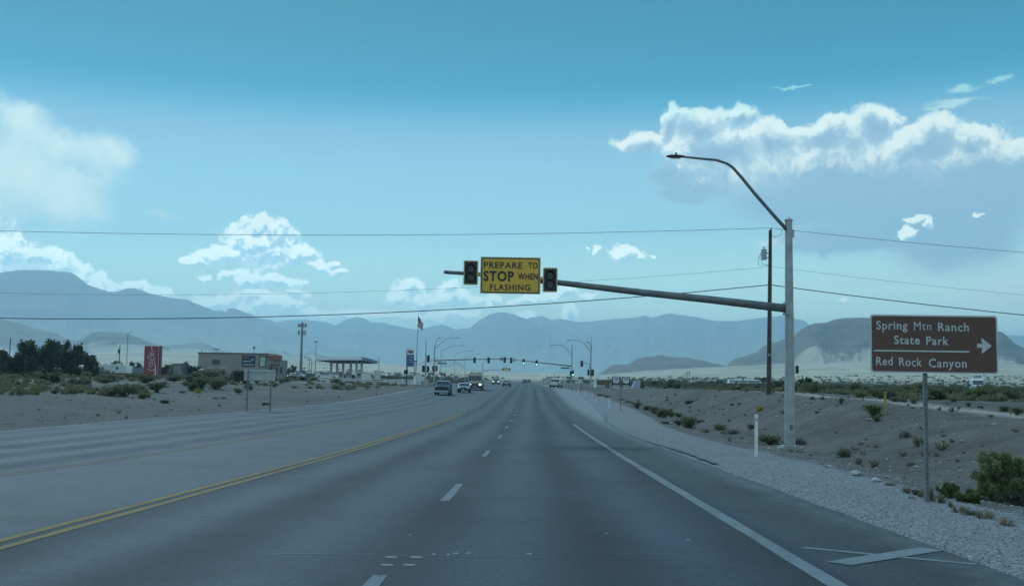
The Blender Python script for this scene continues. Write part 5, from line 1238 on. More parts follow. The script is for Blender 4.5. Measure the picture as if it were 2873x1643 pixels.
# flagpole with the striped flag
YF = 238.0; p = at(1166, 1056, YF); z0 = gz(p.x, YF); lean = 0
ft = at(1174.5, 880, YF); t = thing('flagpole', 'tall thin flagpole left of the intersection signals', 'flagpole', (p.x, YF, z0)); tv = (ft.x - p.x, 0, ft.z - z0)
MB().tube([(0, 0, -.2), tv], [.11, .05], 10).build('pole', GALVD, t); MB().tube([tv, (tv[0], 0, tv[2] + .12)], .10, 8).build('finial', GALVD, t)
FR = mat('flag_red', (.30, .055, .06), .8); FWm = mat('flag_white', (.55, .54, .52), .8); FB = mat('flag_blue', (.035, .05, .13), .8)
fo = at(1172.8, 890, YF); fl = thing('flag', 'limp red and white striped flag with a blue corner near the flagpole top', 'flag', (fo.x, YF - .12, fo.z)); k = YF / F
def flagpt(u, v):     # u along the fly, v down the hoist
    hx, hz = -1.5 * v, -27 * v; fx, fz = 15 * u ** .8 * (1 - .1 * v), -22 * u - 6 * u * v
    s_ = 1 - .45 * u
    return ((hx * s_ + fx + .8 * math.sin(7 * u + 3 * v)) * k, -.35 * math.sin(9 * u + 2 * v) * u * .8, (hz * s_ + fz * .95 + 3) * k)
NU = 14
for s_ in range(13):
    v0, v1 = s_ / 13, (s_ + 1) / 13; us = np.linspace(.4 if s_ < 7 else 0, 1, NU); vs = []; fs = []
    for i, u_ in enumerate(us):
        vs += [flagpt(u_, v0), flagpt(u_, v1)]
        if i: fs.append((2*i-2, 2*i, 2*i+1, 2*i-1))
    MB().add(vs, fs).build('stripe', FR if s_ % 2 == 0 else FWm, fl)
vs = []; fs = []
for i, u_ in enumerate(np.linspace(0, .4, 6)):
    for v_ in (0, 7 / 13): vs.append(flagpt(u_, v_))
    if i: fs.append((2*i-2, 2*i, 2*i+1, 2*i-1))
MB().add(vs, fs).build('blue_field', FB, fl)
sm = MB()
for i in range(4):
    for j in range(4):
        c_f = flagpt(.05 + .09 * i, .06 + .125 * j); sm.box((c_f[0], c_f[1] - .02, c_f[2]), (.07, .01, .07))
so_ = sm.build('stars', FWm, fl); so_['kind'] = 'stuff'

# price sign
YP = 215.0; p = at(1141, 1055, YP); z0 = gz(p.x, YP)
t = thing('price_sign', 'tall blue fuel price sign with a chevron emblem left of the flagpole', 'sign', (p.x, YP, z0))
def pl_(x, y): q_ = at(x, y, YP); return (q_.x - p.x, q_.z - z0)
BLS = mat('price_sign_blue', (.045, .085, .22), .5, .1, 1.5)
A, B = pl_(1143, 976), pl_(1161.5, 1028); ctr = ((A[0] + B[0]) / 2, (A[1] + B[1]) / 2); pw_, ph2 = B[0] - A[0], A[1] - B[1]
MB().box((ctr[0], 0, ctr[1]), (pw_, .35, ph2)).build('cabinet', WHITEP, t)
MB().box((ctr[0], -.19, ctr[1] - ph2 * .17), (pw_ * .97, .03, ph2 * .64)).build('price_panel', BLS, t)
for s_, (z_, m) in enumerate(((.36, FB), (.285, FR))):
    zz = ctr[1] + ph2 * z_; v = ph2 * .055
    MB().prism([(ctr[0] - pw_ * .38, zz + v * .5), (ctr[0], zz - v * .2), (ctr[0] + pw_ * .38, zz + v * .5), (ctr[0] + pw_ * .38, zz - v * .6), (ctr[0], zz - v * 1.5), (ctr[0] - pw_ * .38, zz - v * .6)], 'y', -.21, -.18).build('chevron', m, t)
for i, z_ in enumerate((.10, .0, -.13, -.25)):
    MB().box((ctr[0] + (.1 if i % 2 else -.05) * pw_, -.215, ctr[1] + ph2 * z_), (pw_ * (.55 if i else .4), .01, ph2 * (.045 if i else .03))).build('price_row', mat('price_print', (.28, .34, .48), .5), t)
MB().tube([(0, .0, -.2), (pl_(1142.5, 980)[0], 0, pl_(1142.5, 980)[1])], .16, 10).build('post', BLS, t)
MB().box((pl_(1139, 1043)[0], -.02, pl_(1139, 1043)[1]), (.85, .3, .85)).build('lower_box', BLACK, t, bevel=.03)

# the tall red soda sign: a giant vending machine shape
YK = 205.0; p = at(427, 1052, YK); z0 = gz(p.x, YK) - .3
t = thing('soda_sign', 'tall red soda machine shaped sign with white script lettering left of the store', 'sign', (p.x, YK, z0), R_(6))
REDS = mat('red_sign_panel', (.24, .035, .045), .45, .12, .8); REDD = mat('dark_red_side', (.16, .02, .035), .5, .1, 1); WS = mat('script_white', (.62, .60, .62), .5, .05, 3)
hk = at(427, 970, YK).z - z0; wk = 40 * YK / F
MB().box((-.1, 0, hk / 2), (wk, 1.6, hk)).build('case', REDS, t, bevel=.04); MB().box((wk / 2 + .02, -.05, hk / 2), (.28, 1.7, hk)).build('side_trim', REDD, t, bevel=.02)
MB().box((wk / 2 - .17, -.83, hk / 2), (.06, .03, hk * .96)).build('side_stripe', WS, t)
zz_ = lambda v: hk * v; sc_ = wk
def stroke(pts, r, par=t, nm='script_letter'):
    P = [(-.1 + x * sc_, -.815, z * hk) for x, z in pts]; vs = []; fs = []; n_ = len(P)
    rs = r if isinstance(r, list) else [r] * n_
    for i in range(n_):
        a_, b_ = Vector(P[max(i-1, 0)]), Vector(P[min(i+1, n_-1)]); d = (b_ - a_); nr = Vector((-d.z, 0, d.x)).normalized() * rs[i]
        vs += [(P[i][0] + nr.x, -.815, P[i][2] + nr.z), (P[i][0] - nr.x, -.815, P[i][2] - nr.z), (P[i][0] + nr.x, -.79, P[i][2] + nr.z), (P[i][0] - nr.x, -.79, P[i][2] - nr.z)]
        if i: k_ = 4 * i; fs += [(k_-4, k_, k_+1, k_-3), (k_-2, k_-1, k_+3, k_+2), (k_-4, k_-2, k_+2, k_), (k_-3, k_+1, k_+3, k_-1)]
    MB().add(vs, fs).build(nm, WS, par)
def arcp(cx_, cz_, rx, rz2, a0, a1, n_=12): return [(cx_ + rx * math.cos(R_(a)), cz_ + rz2 * math.sin(R_(a))) for a in np.linspace(a0, a1, n_)]
# letters are written bottom to top, turned a quarter
stroke(arcp(.02, .34, .26, .085, 195, 345), .055)                                    # C of the first word
stroke(arcp(-.01, .375, .15, .028, 0, 300), .035); stroke(arcp(-.01, .43, .15, .028, 40, 330), .035); stroke(arcp(-.01, .49, .15, .03, 0, 330), .035); stroke([(-.16, .51), (.14, .52)], .03)
stroke([(.02, .545), (.02, .575)], .03)
stroke(arcp(.02, .66, .27, .085, 160, 350), .055); stroke(arcp(.0, .69, .15, .03, 0, 330), .035); stroke([(-.2, .745), (.16, .73), (.2, .755), (-.1, .765)], .032); stroke(arcp(.04, .80, .15, .035, 0, 330), .035)
stroke([(.12, .62), (.22, .50), (.30, .34), (.30, .18), (.26, .02)], [.02, .05, .09, .12, .13], nm='ribbon')
stroke([(-.03, .99), (.0, .90), (.06, .84)], [.05, .05, .03], nm='ribbon')

# white rail fence
fc_pts = [(874.6, 1063.5), (901.6, 1064), (927.6, 1064.5), (953, 1065), (981.5, 1065.5), (1007, 1066), (1039, 1067), (1060, 1067.3), (1082, 1067.6), (1106, 1068), (1130.7, 1068.5), (1154.5, 1069), (1178, 1069.5)]
YFn = 228.0; first = at(874.6, 1063, YFn); z0 = gz(first.x, YFn)
fence = thing('rail_fence', 'white three rail fence along the front of the fuel station', 'fence', (first.x, YFn, z0))
zs = []
for i, (x, y) in enumerate(fc_pts):
    Y = YFn + i * .25; q_ = at(x, y, Y); gg = gz(q_.x, Y) - z0; zs.append((q_.x - first.x, Y - YFn, gg)); MB().box((q_.x - first.x, Y - YFn, gg + .62), (.16, .16, 1.5)).build('post', WHITEP, fence)
for hr in (.45, .85, 1.25):
    for i in range(len(zs) - 1):
        A, B = zs[i], zs[i+1]; MB().add([(A[0], A[1] - .04, A[2] + hr - .08), (B[0], B[1] - .04, B[2] + hr - .08), (B[0], B[1] - .04, B[2] + hr + .08), (A[0], A[1] - .04, A[2] + hr + .08), (A[0], A[1] + .04, A[2] + hr - .08), (B[0], B[1] + .04, B[2] + hr - .08), (B[0], B[1] + .04, B[2] + hr + .08), (A[0], A[1] + .04, A[2] + hr + .08)],
            [(0, 1, 2, 3), (7, 6, 5, 4), (3, 2, 6, 7), (0, 4, 5, 1)]).build('rail', WHITEP, fence)
BAN = mat('white_banner_cloth', (.55, .60, .60), .7, .15, 3)
simple_sign('banner', 'white banner tied to the rail fence in front of the canopy', 'banner', 1013, 1040, 1047, 1066, 1068, 226, BAN, 2)
simple_sign('banner', 'white banner on the fence just right of the flagpole foot', 'banner', 1169, 1190.5, 1055, 1069, 1071, 224, BAN, 2)
simple_sign('sign_board', 'pale sign back on one post before the rail fence', 'sign', 1048, 1066.6, 1038.5, 1065, 1114, 125, PALE, 1)
simple_sign('sign_board', 'narrow white sign on a thin post beside the flagpole foot', 'sign', 1159.5, 1167.5, 1054, 1078, 1092, 160, WHITEP, 1)
# pale two post sign back by the left road edge
YQ = 66.0; p = at(698, 1156, YQ); p2 = at(753.5, 1137, 71.0); z0 = gz(p.x, YQ); z2 = gz(p2.x, 71.0)
t = thing('sign_board', 'wide pale sign seen from behind on two steel posts by the left road edge', 'sign', (p.x, YQ, z0)); dx, dy = p2.x - p.x, 5.0; az_ = math.atan2(dy, dx)
cb = at(729, 1052, 68.6); bw, bh = 86 * 68.6 / F, 32 * 68.6 / F; ctr = Vector((cb.x - p.x, 2.6, cb.z - z0))
bd = MB().box((0, 0, 0), (bw, .03, bh)).build('sign_panel', mat('grey_sign_back', (.36, .38, .37), .6, .08, 1.5), t); bd.location = ctr; bd.rotation_euler = (0, 0, R_(12))
for sx_, xx_, yy_, zz2 in ((-1, 0, 0, z0), (1, dx, dy * .6, z2)):
    lx = ctr.x + sx_ * bw * .33; MB().box((lx, ctr.y - .10 + (.42 if sx_ > 0 else -.30), (ctr.z + bh * .42) / 2 - .15), (.09, .07, ctr.z + bh * .42 + .3)).build('post', GALVD, t)
for z_ in (.34, -.34):
    r_ = MB().box((0, -.035, z_ * bh), (bw * .95, .04, .07)).build('rail', PALE, t); r_.location = ctr; r_.rotation_euler = (0, 0, R_(12))

# camper and sheds at the far left
p = at(323, 1046, 262); z0 = gz(p.x, 262); k = 262 / F
t = thing('camper_trailer', 'long white camper trailer with dark windows left of the red soda sign', 'camper', (p.x, 262, z0)); hz = at(323, 1021, 262).z - z0
MB().prism([(-47*k, .5), (-47.5*k, hz), (30*k, hz * .97), (34*k, hz * .6), (34*k, .5)], 'y', -1.2, 1.2).build('body', mat('white_camper_shell', (.48, .52, .50), .5, .08, .6), t, bevel=.06)
MB().prism([(34.2*k, .5), (34.2*k, hz * .8), (44*k, hz * .86), (49*k, .5)], 'y', -1.15, 1.15).build('nose', WHITEP, t, bevel=.06)
for x0, w_ in ((-41, 8), (-30, 5), (10, 6)): MB().box((x0 * k, -1.22, hz * .62), (w_ * k, .05, .6)).build('window', GLASSD, t)
MB().box((-33 * k, -1.22, hz * .45), (3.4 * k, .05, 1.5)).build('door', GLASSD, t); MB().box((8 * k, 0, hz + .1), (8 * k, 1.2, .3)).build('roof_unit', PALE, t)
for x0 in (-8, 0): MB().tube([(x0 * k, -1.25, .35), (x0 * k, -1.0, .35)], .35, 14).build('wheel', RUBBER, t)
mb = MB(); p = gloc(388, 262); t = thing('yard_wall', 'low grey-blue yard wall between the camper and the red soda sign', 'wall', p); MB().box((0, 0, .9), (32 * k, .3, 1.9)).build('panel', mat('grey_blue_wall', (.15, .19, .22), .8, .15, .8), t); MB().box((0, 0, 1.9), (32 * k, .4, .12)).build('coping', GALVD, t)
t, ww, hh = building('yard_shed', 'grey weathered shed right of the red soda sign', 'shed', 486, 509, 1019, 255, 5, mat('grey_shed_wall', (.19, .19, .18), .9, .25, .8), GALVD); MB().box((0, 0, hh - .1), (ww + .5, 5.5, .2)).build('roof', GALVD, t); MB().box((-.2 * ww, -2.53, hh * .3), (.9, .05, hh * .6)).build('door', GALVD, t)
t, ww, hh = building('yard_shed', 'second low shed between the soda sign and the grey shed', 'shed', 465, 484, 1022, 258, 5, mat('brown_shed_wall', (.13, .12, .11), .9, .25, .8), GALVD); MB().box((0, 0, hh - .1), (ww + .5, 5.5, .2)).build('roof', GALVD, t); MB().box((.1 * ww, -2.53, hh * .3), (.9, .05, hh * .6)).build('door', GALVD, t)

# ------------------------------------------------------------------ plants
def leaf_mat(name, c0, c1, orand=.18):
    m = bpy.data.materials.new(name); m.use_nodes = True; t = NT(m.node_tree); b = m.node_tree.nodes['Principled BSDF']
    P = t.n('ShaderNodeTexCoord').outputs['Object']; g_ = t.n('ShaderNodeNewGeometry'); oi = t.n('ShaderNodeObjectInfo')
    c = t.mix(t.m('MULTIPLY', t.m('ADD', t.noise(P, 5, 3, .6), g_.outputs['Random Per Island']), .5), c0, c1)
    hs = t.n('ShaderNodeHueSaturation'); t.l(c, hs.inputs['Color']); t.l(t.lin(oi.outputs['Random'], 0, 1, 1 - orand, 1 + orand), hs.inputs['Value'])
    t.l(t.lin(t.m('FRACT', t.m('MULTIPLY', oi.outputs['Random'], 9.1)), 0, 1, .47, .52), hs.inputs['Hue'])
    t.l(hs.outputs[0], b.inputs['Base Color']); b.inputs['Roughness'].default_value = .75; b.inputs['Specular IOR Level'].default_value = .2
    tr = t.n('ShaderNodeBsdfTranslucent'); t.l(hs.outputs[0], tr.inputs[0]); mx = t.n('ShaderNodeMixShader'); mx.inputs[0].default_value = .4
    out = [n for n in m.node_tree.nodes if n.type == 'OUTPUT_MATERIAL'][0]; t.l(b.outputs[0], mx.inputs[1]); t.l(tr.outputs[0], mx.inputs[2]); t.l(mx.outputs[0], out.inputs[0]); return m
L_OLIVE = leaf_mat('olive_leaves', (.088, .092, .046), (.175, .17, .088)); L_GREEN = leaf_mat('green_leaves', (.085, .105, .045), (.18, .215, .085)); L_DARK = leaf_mat('dark_leaves', (.030, .040, .024), (.075, .09, .045))
L_DRY = leaf_mat('dry_grass', (.17, .135, .075), (.30, .25, .15)); L_GREY = leaf_mat('grey_brush', (.09, .085, .06), (.17, .155, .11)); L_PALE = leaf_mat('pale_leaves', (.13, .15, .055), (.22, .24, .10)); L_YEL = leaf_mat('yellow_blossom_brush', (.25, .20, .03), (.42, .34, .06))
BARK = mat('grey_brown_bark', (.09, .07, .055), .9, .25, 6)

def leaf_cloud(clumps, n, size, seed, up=.35, elong=2.0):
    r = np.random.default_rng(seed); V = []; Fc = []
    w_ = np.array([c[3] * c[4] * c[5] for c in clumps]) ** .75; w_ /= w_.sum(); idx = r.choice(len(clumps), n, p=w_)
    for i in range(n):
        c = clumps[idx[i]]; d = r.normal(size=3); d /= np.linalg.norm(d); rad = r.random() ** .50 * (1 + .22 * r.normal())
        p = np.array([c[0] + d[0] * rad * c[3], c[1] + d[1] * rad * c[4], c[2] + d[2] * rad * c[5]])
        if p[2] < .01: p[2] = .01 + .05 * r.random()
        a = r.normal(size=3); a[2] += up * 2; a /= np.linalg.norm(a); b = np.cross(a, r.normal(size=3)); b /= np.linalg.norm(b)
        s_ = size * (.55 + .9 * r.random()); L = a * s_ * elong * .5; B = b * s_ * .5; k = len(V)
        V += [tuple(p - L), tuple(p + B * .9), tuple(p + L), tuple(p - B * .9)]; Fc.append((k, k+1, k+2, k+3))
    return V, Fc
def raw_mesh(name, V, Fc, m):
    me = bpy.data.meshes.new(name); me.from_pydata(V, [], Fc); me.materials.append(m); me.update(); return me
def bush_mesh(name, seed, n, size, m, style='dome'):
    r = random.Random(seed); cl = []
    if style == 'dome':
        for k in range(12):
            a = r.uniform(0, 6.28); d = r.uniform(0, .34); cl.append((d * math.cos(a), d * math.sin(a), r.uniform(.16, .62), r.uniform(.15, .25), r.uniform(.15, .25), r.uniform(.16, .28)))
    elif style == 'low':
        for k in range(8):
            a = r.uniform(0, 6.28); d = r.uniform(0, .36); cl.append((d * math.cos(a), d * math.sin(a), r.uniform(.12, .45), r.uniform(.15, .24), r.uniform(.15, .24), r.uniform(.2, .36)))
    elif style == 'tuft':
        for k in range(6):
            a = r.uniform(0, 6.28); d = r.uniform(0, .25); cl.append((d * math.cos(a), d * math.sin(a), r.uniform(.3, .6), .10, .10, .36))
    V, Fc = leaf_cloud(cl, n, size, seed, up=.5 if style != 'tuft' else 2.0, elong=2.2 if style != 'tuft' else 5)
    return raw_mesh(name, V, Fc, m)
def stems_mesh(seed, n=14, h=.75, m=BARK):
    r = random.Random(seed); mb = MB()
    for k in range(n):
        a = r.uniform(0, 6.28); d = r.uniform(.1, .38); z = r.uniform(.4, 1) * h
        mb.tube([(0.02 * math.cos(a), .02 * math.sin(a), -.03), (d * .45 * math.cos(a), d * .45 * math.sin(a), z * .5), (d * math.cos(a), d * math.sin(a), z)], [.016, .011, .004], 4, cap=False)
    me = bpy.data.meshes.new('stems'); me.from_pydata(mb.v, [], mb.f); me.materials.append(m); me.update(); return me
PROTO = {}
for nm, m, st, n_, sz in (('olive', L_OLIVE, 'dome', 700, .055), ('green', L_GREEN, 'dome', 700, .055), ('dry', L_DRY, 'tuft', 500, .022), ('grey', L_GREY, 'low', 600, .045), ('pale', L_PALE, 'dome', 500, .07), ('dark', L_DARK, 'dome', 500, .075), ('yellow', L_YEL, 'low', 500, .05), ('oliv2', L_OLIVE, 'low', 700, .05)):
    PROTO[nm] = [bush_mesh(nm + '_foliage', 100 + 7 * k + hash_, n_, sz, m, st) for k, hash_ in ((0, len(nm)), (1, 3 * len(nm)), (2, 5 * len(nm) + 2))]
STEMS = [stems_mesh(5), stems_mesh(6)]
def place_bush(kind, x, y, z, wd, ht, label, group, name='desert_shrub', cat='shrub', stems=True):
    t = thing(name, label, cat, (x, y, z - .03), random.uniform(0, 6.28), group); t.scale = (wd, wd, ht)
    f_ = bpy.data.objects.new('foliage', random.choice(PROTO[kind])); COL.objects.link(f_); f_.parent = t
    if stems: s_ = bpy.data.objects.new('stems', random.choice(STEMS)); COL.objects.link(s_); s_.parent = t
    return t
def bush_px(kind, xp, yp, wpx, hpx, label, group=None, **kw):
    h_ = hit(xp, yp); k = h_.y / F; return place_bush(kind, h_.x, h_.y + wpx * k * .3, float(ground(h_.x, h_.y + wpx * k * .3)), wpx * k * 1.32, hpx * k * 1.25, label, group, stems=h_.y < 130, **kw)

# big green bush and its neighbours at the lower right
YBB = 20.5
def big_bush(xp, yb_, Y, wpx, hpx, n, leaf, m, label, seed, name='desert_shrub', cat='shrub', stemn=26):
    p = at(xp, yb_, Y); z0 = gz(p.x, Y); k = Y / F; W_, H_ = wpx * k, hpx * k; r = random.Random(seed); cl = []
    for i in range(46):
        a = r.uniform(0, 6.28); d = r.uniform(0, .42) ** .9; zz = r.uniform(.10, .90) * (1 - .55 * d); cl.append((d * math.cos(a) * W_, d * math.sin(a) * W_ * .8, zz * H_, W_ * r.uniform(.05, .11), W_ * r.uniform(.05, .11), H_ * r.uniform(.07, .16)))
    t = thing(name, label, cat, (p.x, Y, z0 - .03)); V, Fc = leaf_cloud(cl, n, leaf, seed, up=.7, elong=2.6)
    o = bpy.data.objects.new('foliage', raw_mesh('foliage', V, Fc, m)); COL.objects.link(o); o.parent = t
    mb = MB()
    for i in range(stemn):
        c = cl[i % len(cl)]; b_ = (c[0] + r.uniform(-1, 1) * c[3], c[1] + r.uniform(-1, 1) * c[4], c[2] + r.uniform(-.2, 1.1) * c[5]); mb.tube([(r.uniform(-.05, .05), r.uniform(-.05, .05), -.05), (b_[0] * .4, b_[1] * .4, b_[2] * .55), b_], [.018, .012, .004], 5, cap=False)
    mb.build('stems', BARK, t); return t
big_bush(2805, 1424, 20.0, 185, 150, 19000, .028, leaf_mat('creosote_leaves', (.10, .12, .055), (.25, .28, .13), 0), 'largest bright green bush at the lower right behind the brown sign post', 41)
big_bush(2660, 1398, 19.4, 62, 50, 3600, .027, L_GREEN, 'small round green bush just right of the brown sign post foot', 42)
big_bush(2720, 1428, 18.6, 74, 44, 4600, .026, L_GREEN, 'low yellow green bush in front of the largest bush', 43)
big_bush(2850, 1445, 19.2, 100, 44, 2600, .030, L_GREY, 'grey brown dead brush at the right edge below the largest bush', 44)
for i, (x, y, w_, h_, kd) in enumerate([(2622, 1408, 60, 44, 'dry'), (2590, 1395, 50, 26, 'dry'), (2650, 1412, 60, 30, 'dry'), (2700, 1440, 80, 26, 'dry'), (2770, 1456, 90, 30, 'dry'), (2835, 1476, 80, 26, 'dry'), (2548, 1384, 56, 22, 'dry'), (2500, 1362, 40, 14, 'grey'), (2570, 1388, 26, 20, 'olive'), (2740, 1446, 60, 24, 'grey'), (2560, 1400, 30, 12, 'dry'), (2672, 1424, 40, 22, 'dry')]):
    bush_px(kd, x, y, w_, h_, 'tuft of dry straw coloured grass at the gravel edge near the brown sign post' if kd == 'dry' else 'small scrubby tuft at the gravel edge near the brown sign post', 'dry grass tufts near the brown sign' if kd == 'dry' else 'scrubby tufts near the brown sign', name='grass_tuft', cat='grass tuft')
S5 = lambda x, y: (1640 + x / 4.546, 900 + y / 4.546)
S6 = lambda x, y: (2120 + x / 3.381, 860 + y / 3.381)
for (x, y, w_, h_, kd) in [(680,1118,125,85,'green'),(790,1140,140,70,'olive'),(890,1182,140,105,'olive'),(965,1200,120,80,'oliv2'),(1030,1238,220,140,'olive'),(1110,1225,120,70,'olive'),(1210,1227,110,70,'olive'),(1340,1062,115,60,'olive'),(1030,1312,130,50,'oliv2'),(1200,1337,140,75,'olive'),(1370,1372,270,170,'olive'),(1290,1335,160,110,'oliv2'),(1480,1300,160,60,'grey'),(1560,1422,120,60,'grey'),(1760,1392,230,95,'oliv2'),(1900,1440,250,80,'grey'),(560,1046,110,40,'grey'),(470,1010,110,30,'grey'),(200,960,130,45,'grey'),(300,975,100,35,'grey'),(1060,1022,65,30,'grey'),(690,1032,50,22,'olive'),(1880,1082,60,50,'grey'),(1970,1062,60,35,'grey'),(1100,1060,40,20,'olive'),(620,1060,90,30,'olive'),(850,970,40,18,'grey'),(2230,1140,150,70,'yellow'),(1640,1090,40,20,'grey'),(1730,1130,60,25,'grey'),(1470,1150,80,30,'grey'),(1350,1110,60,30,'grey'),(1850,1280,70,40,'grey'),(2130,1380,130,90,'grey')]:
    X_, Y_ = S5(x, y); bush_px(kd, X_, Y_, w_ / 4.546, h_ / 4.546, 'olive shrub in the ragged row along the right gravel shoulder' if kd in ('olive', 'oliv2', 'green') else ('small yellowed shrub on the bank left of the flasher pole' if kd == 'yellow' else 'low grey shrub on the bare right bank'), 'olive shrubs along the right shoulder' if kd in ('olive', 'oliv2', 'green') else ('yellowed shrub' if kd == 'yellow' else 'low grey shrubs on the right bank'))
uniq = {0: 'wide olive brown shrub at the left foot of the flasher pole', 3: 'dark green shrub on the bank under the yellow marker post', 4: 'small shrub tight under the dark green shrub near the yellow marker', 5: 'small upright shrub on the bank halfway between flasher pole and yellow marker', 6: 'bare dark twiggy shrub left of the brown sign post', 7: 'tan dry shrub touching the brown sign post from the left'}
for i, (x, y, w_, h_, kd) in enumerate([(150,1312,260,120,'oliv2'),(440,1312,160,90,'grey'),(850,1432,160,120,'oliv2'),(1130,1052,180,125,'green'),(1160,1092,90,60,'olive'),(820,932,55,72,'green'),(1440,1242,110,90,'grey'),(1550,1332,150,115,'dry'),(1730,1422,120,50,'dry'),(60,987,110,40,'yellow'),(640,882,60,40,'grey'),(540,880,60,45,'grey'),(1510,922,80,65,'olive'),(1330,902,150,50,'olive'),(1400,905,100,40,'olive'),(2390,997,120,62,'olive'),(2280,892,100,40,'olive'),(2100,872,210,115,'green'),(2500,1032,130,80,'olive'),(2030,952,60,50,'olive'),(2250,872,200,130,'green'),(2400,870,180,60,'green'),(850,835,120,40,'olive'),(1000,845,90,30,'olive'),(700,800,60,30,'olive'),(600,1010,60,30,'grey'),(1010,1310,60,30,'grey'),(1790,1230,60,30,'grey'),(2190,1130,40,20,'grey'),(1640,905,100,70,'olive'),(1900,905,100,50,'olive'),(2150,960,90,40,'grey'),(1750,850,100,50,'olive')]):
    X_, Y_ = S6(x, y); lb = uniq.get(i, 'green olive shrub in the brush behind the right bank' if kd in ('olive', 'green') else 'small pale scrub plant on the right bank face'); bush_px(kd, X_, Y_, w_ / 3.381, h_ / 3.381, lb, None if i in uniq else ('brush behind the right bank' if kd in ('olive', 'green') else 'scrub plants on the right bank face'))
# left brush
S1 = lambda x, y: (x / 4.546, 880 + y / 4.546); S2 = lambda x, y: (520 + x / 4.546, 880 + y / 4.546)
GL = 'brush between the dirt strip and the left buildings'
for (x, y, w_, h_, kd) in [(50,770,200,100,'oliv2'),(290,772,260,115,'olive'),(530,767,210,45,'grey'),(690,775,100,55,'dark'),(90,935,120,65,'olive'),(80,850,120,70,'oliv2'),(680,1022,140,65,'olive'),(800,1022,110,45,'oliv2'),(1110,792,330,95,'olive'),(1430,775,170,85,'dark'),(1270,852,260,90,'olive'),(1060,905,160,110,'oliv2'),(970,900,90,60,'dark'),(1320,890,200,90,'olive'),(1560,1055,310,190,'olive'),(1400,1055,260,170,'olive'),(1400,880,110,100,'dark'),(1660,830,210,85,'olive'),(1860,885,260,130,'olive'),(1980,1005,260,130,'olive'),(1820,1085,160,90,'olive'),(1740,980,200,100,'oliv2'),(2080,1140,130,50,'dark'),(2200,880,310,110,'olive'),(2420,905,210,120,'dark'),(2450,985,150,110,'dark'),(1950,790,300,80,'olive'),(2150,770,260,70,'olive'),(1700,760,260,60,'olive'),(1230,990,120,60,'grey'),(1120,985,90,40,'grey'),(900,760,200,60,'olive'),(2300,1010,110,40,'grey'),(2480,830,200,90,'olive')]:
    X_, Y_ = S1(x, y); bush_px(kd, X_, Y_, w_ / 4.546, h_ / 4.546, 'olive green shrub in the brush left of the road below the soda sign and camper' if kd != 'dark' else 'darker green shrub in the brush left of the road', GL if kd != 'dark' else 'darker shrubs left of the road')
for (x, y, w_, h_, kd) in [(170,975,310,190,'olive'),(60,985,160,120,'olive'),(350,962,310,170,'olive'),(640,885,200,170,'dark'),(160,1010,120,100,'yellow'),(1240,875,170,85,'oliv2'),(1480,855,150,55,'dark'),(1340,842,160,60,'olive'),(2080,885,140,35,'olive'),(430,1175,45,25,'dark'),(1010,1165,100,40,'olive'),(300,850,260,140,'olive'),(500,880,180,110,'olive'),(120,860,200,110,'dark'),(1650,850,120,40,'olive'),(1900,860,160,40,'olive'),(2300,870,160,40,'olive'),(2480,875,120,50,'olive'),(370,1080,60,30,'grey'),(480,1080,80,35,'grey'),(2400,880,90,30,'grey')]:
    X_, Y_ = S2(x, y); lb = 'yellow flowering shrub in front of the brush below the beige store' if kd == 'yellow' else ('olive green shrub in the brush below the beige store and fence' if kd != 'dark' else 'dark green shrub in the brush below the beige store')
    bush_px(kd, X_, Y_, w_ / 4.546, h_ / 4.546, lb, None if kd == 'yellow' else ('brush below the store' if kd != 'dark' else 'dark shrubs below the store'))
# scattered brush further off, as separate shrubs
cnt = 0
for i in range(900):
    if cnt >= 150: break
    left = i % 2 == 0; Y = random.uniform(105, 330) if left else random.uniform(60, 300); u = random.uniform(-.50, .50) * Y
    s_ = u - float(cx(Y))
    if left and not (-.5 * Y < u and s_ < -22 - .0 * Y): continue
    if not left and s_ < 22: continue
    if abs(Y - 236) < 12 and abs(s_) < 120: continue
    if left and (s_ > -30 and Y < 210): continue
    if left and Y > 240 and u > -82: continue
    wd = random.uniform(1.0, 2.4); kd = random.choice(['olive', 'olive', 'oliv2', 'grey', 'green', 'dark'])
    place_bush(kd, u, Y, gz(u, Y), wd, wd * random.uniform(.45, .75), 'small shrub scattered on the plain left of the road' if left else 'small shrub scattered on the plain right of the road', 'plain shrubs left' if left else 'plain shrubs right', stems=False); cnt += 1
# distant brush nobody could count
r = np.random.default_rng(77); V = []; Fc = []
N = 5200
Yd = np.exp(r.uniform(math.log(240), math.log(1500), N)); Xd = r.uniform(-.56, .56, N) * Yd; ok = (np.abs(Xd - cx(Yd)) > 24) & (np.abs(Yd - 236) > 12) & ~((Xd < -20) & (Xd > -95) & (Yd < 335)); Xd, Yd = Xd[ok], Yd[ok]; Zd = ground(Xd, Yd)
for x, y, z in zip(Xd, Yd, Zd):
    wd = r.uniform(.8, 2.4) * (1 + y / 1200); ht = wd * r.uniform(.35, .6)
    for j in range(7):
        a = r.uniform(0, 6.28); d = r.uniform(0, .5) * wd; px_, py_ = x + d * math.cos(a), y + d * math.sin(a); s_ = wd * r.uniform(.2, .36); k = len(V); h_ = ht * r.uniform(.5, 1.05)
        V += [(px_ - s_, py_, z - .05), (px_ + s_ * .2, py_ - s_ * .5, z - .05), (px_ + s_, py_ + s_ * .3, z - .05), (px_ + s_ * r.uniform(-.3, .3), py_, z + h_)]; Fc += [(k, k+1, k+3), (k+1, k+2, k+3), (k+2, k, k+3)]
o = bpy.data.objects.new('desert_brush', raw_mesh('desert_brush', V, Fc, leaf_mat('distant_brush', (.09, .095, .05), (.17, .17, .09), 0))); COL.objects.link(o); tag(o, 'low desert brush covering the far plain', 'brush', kind='stuff')

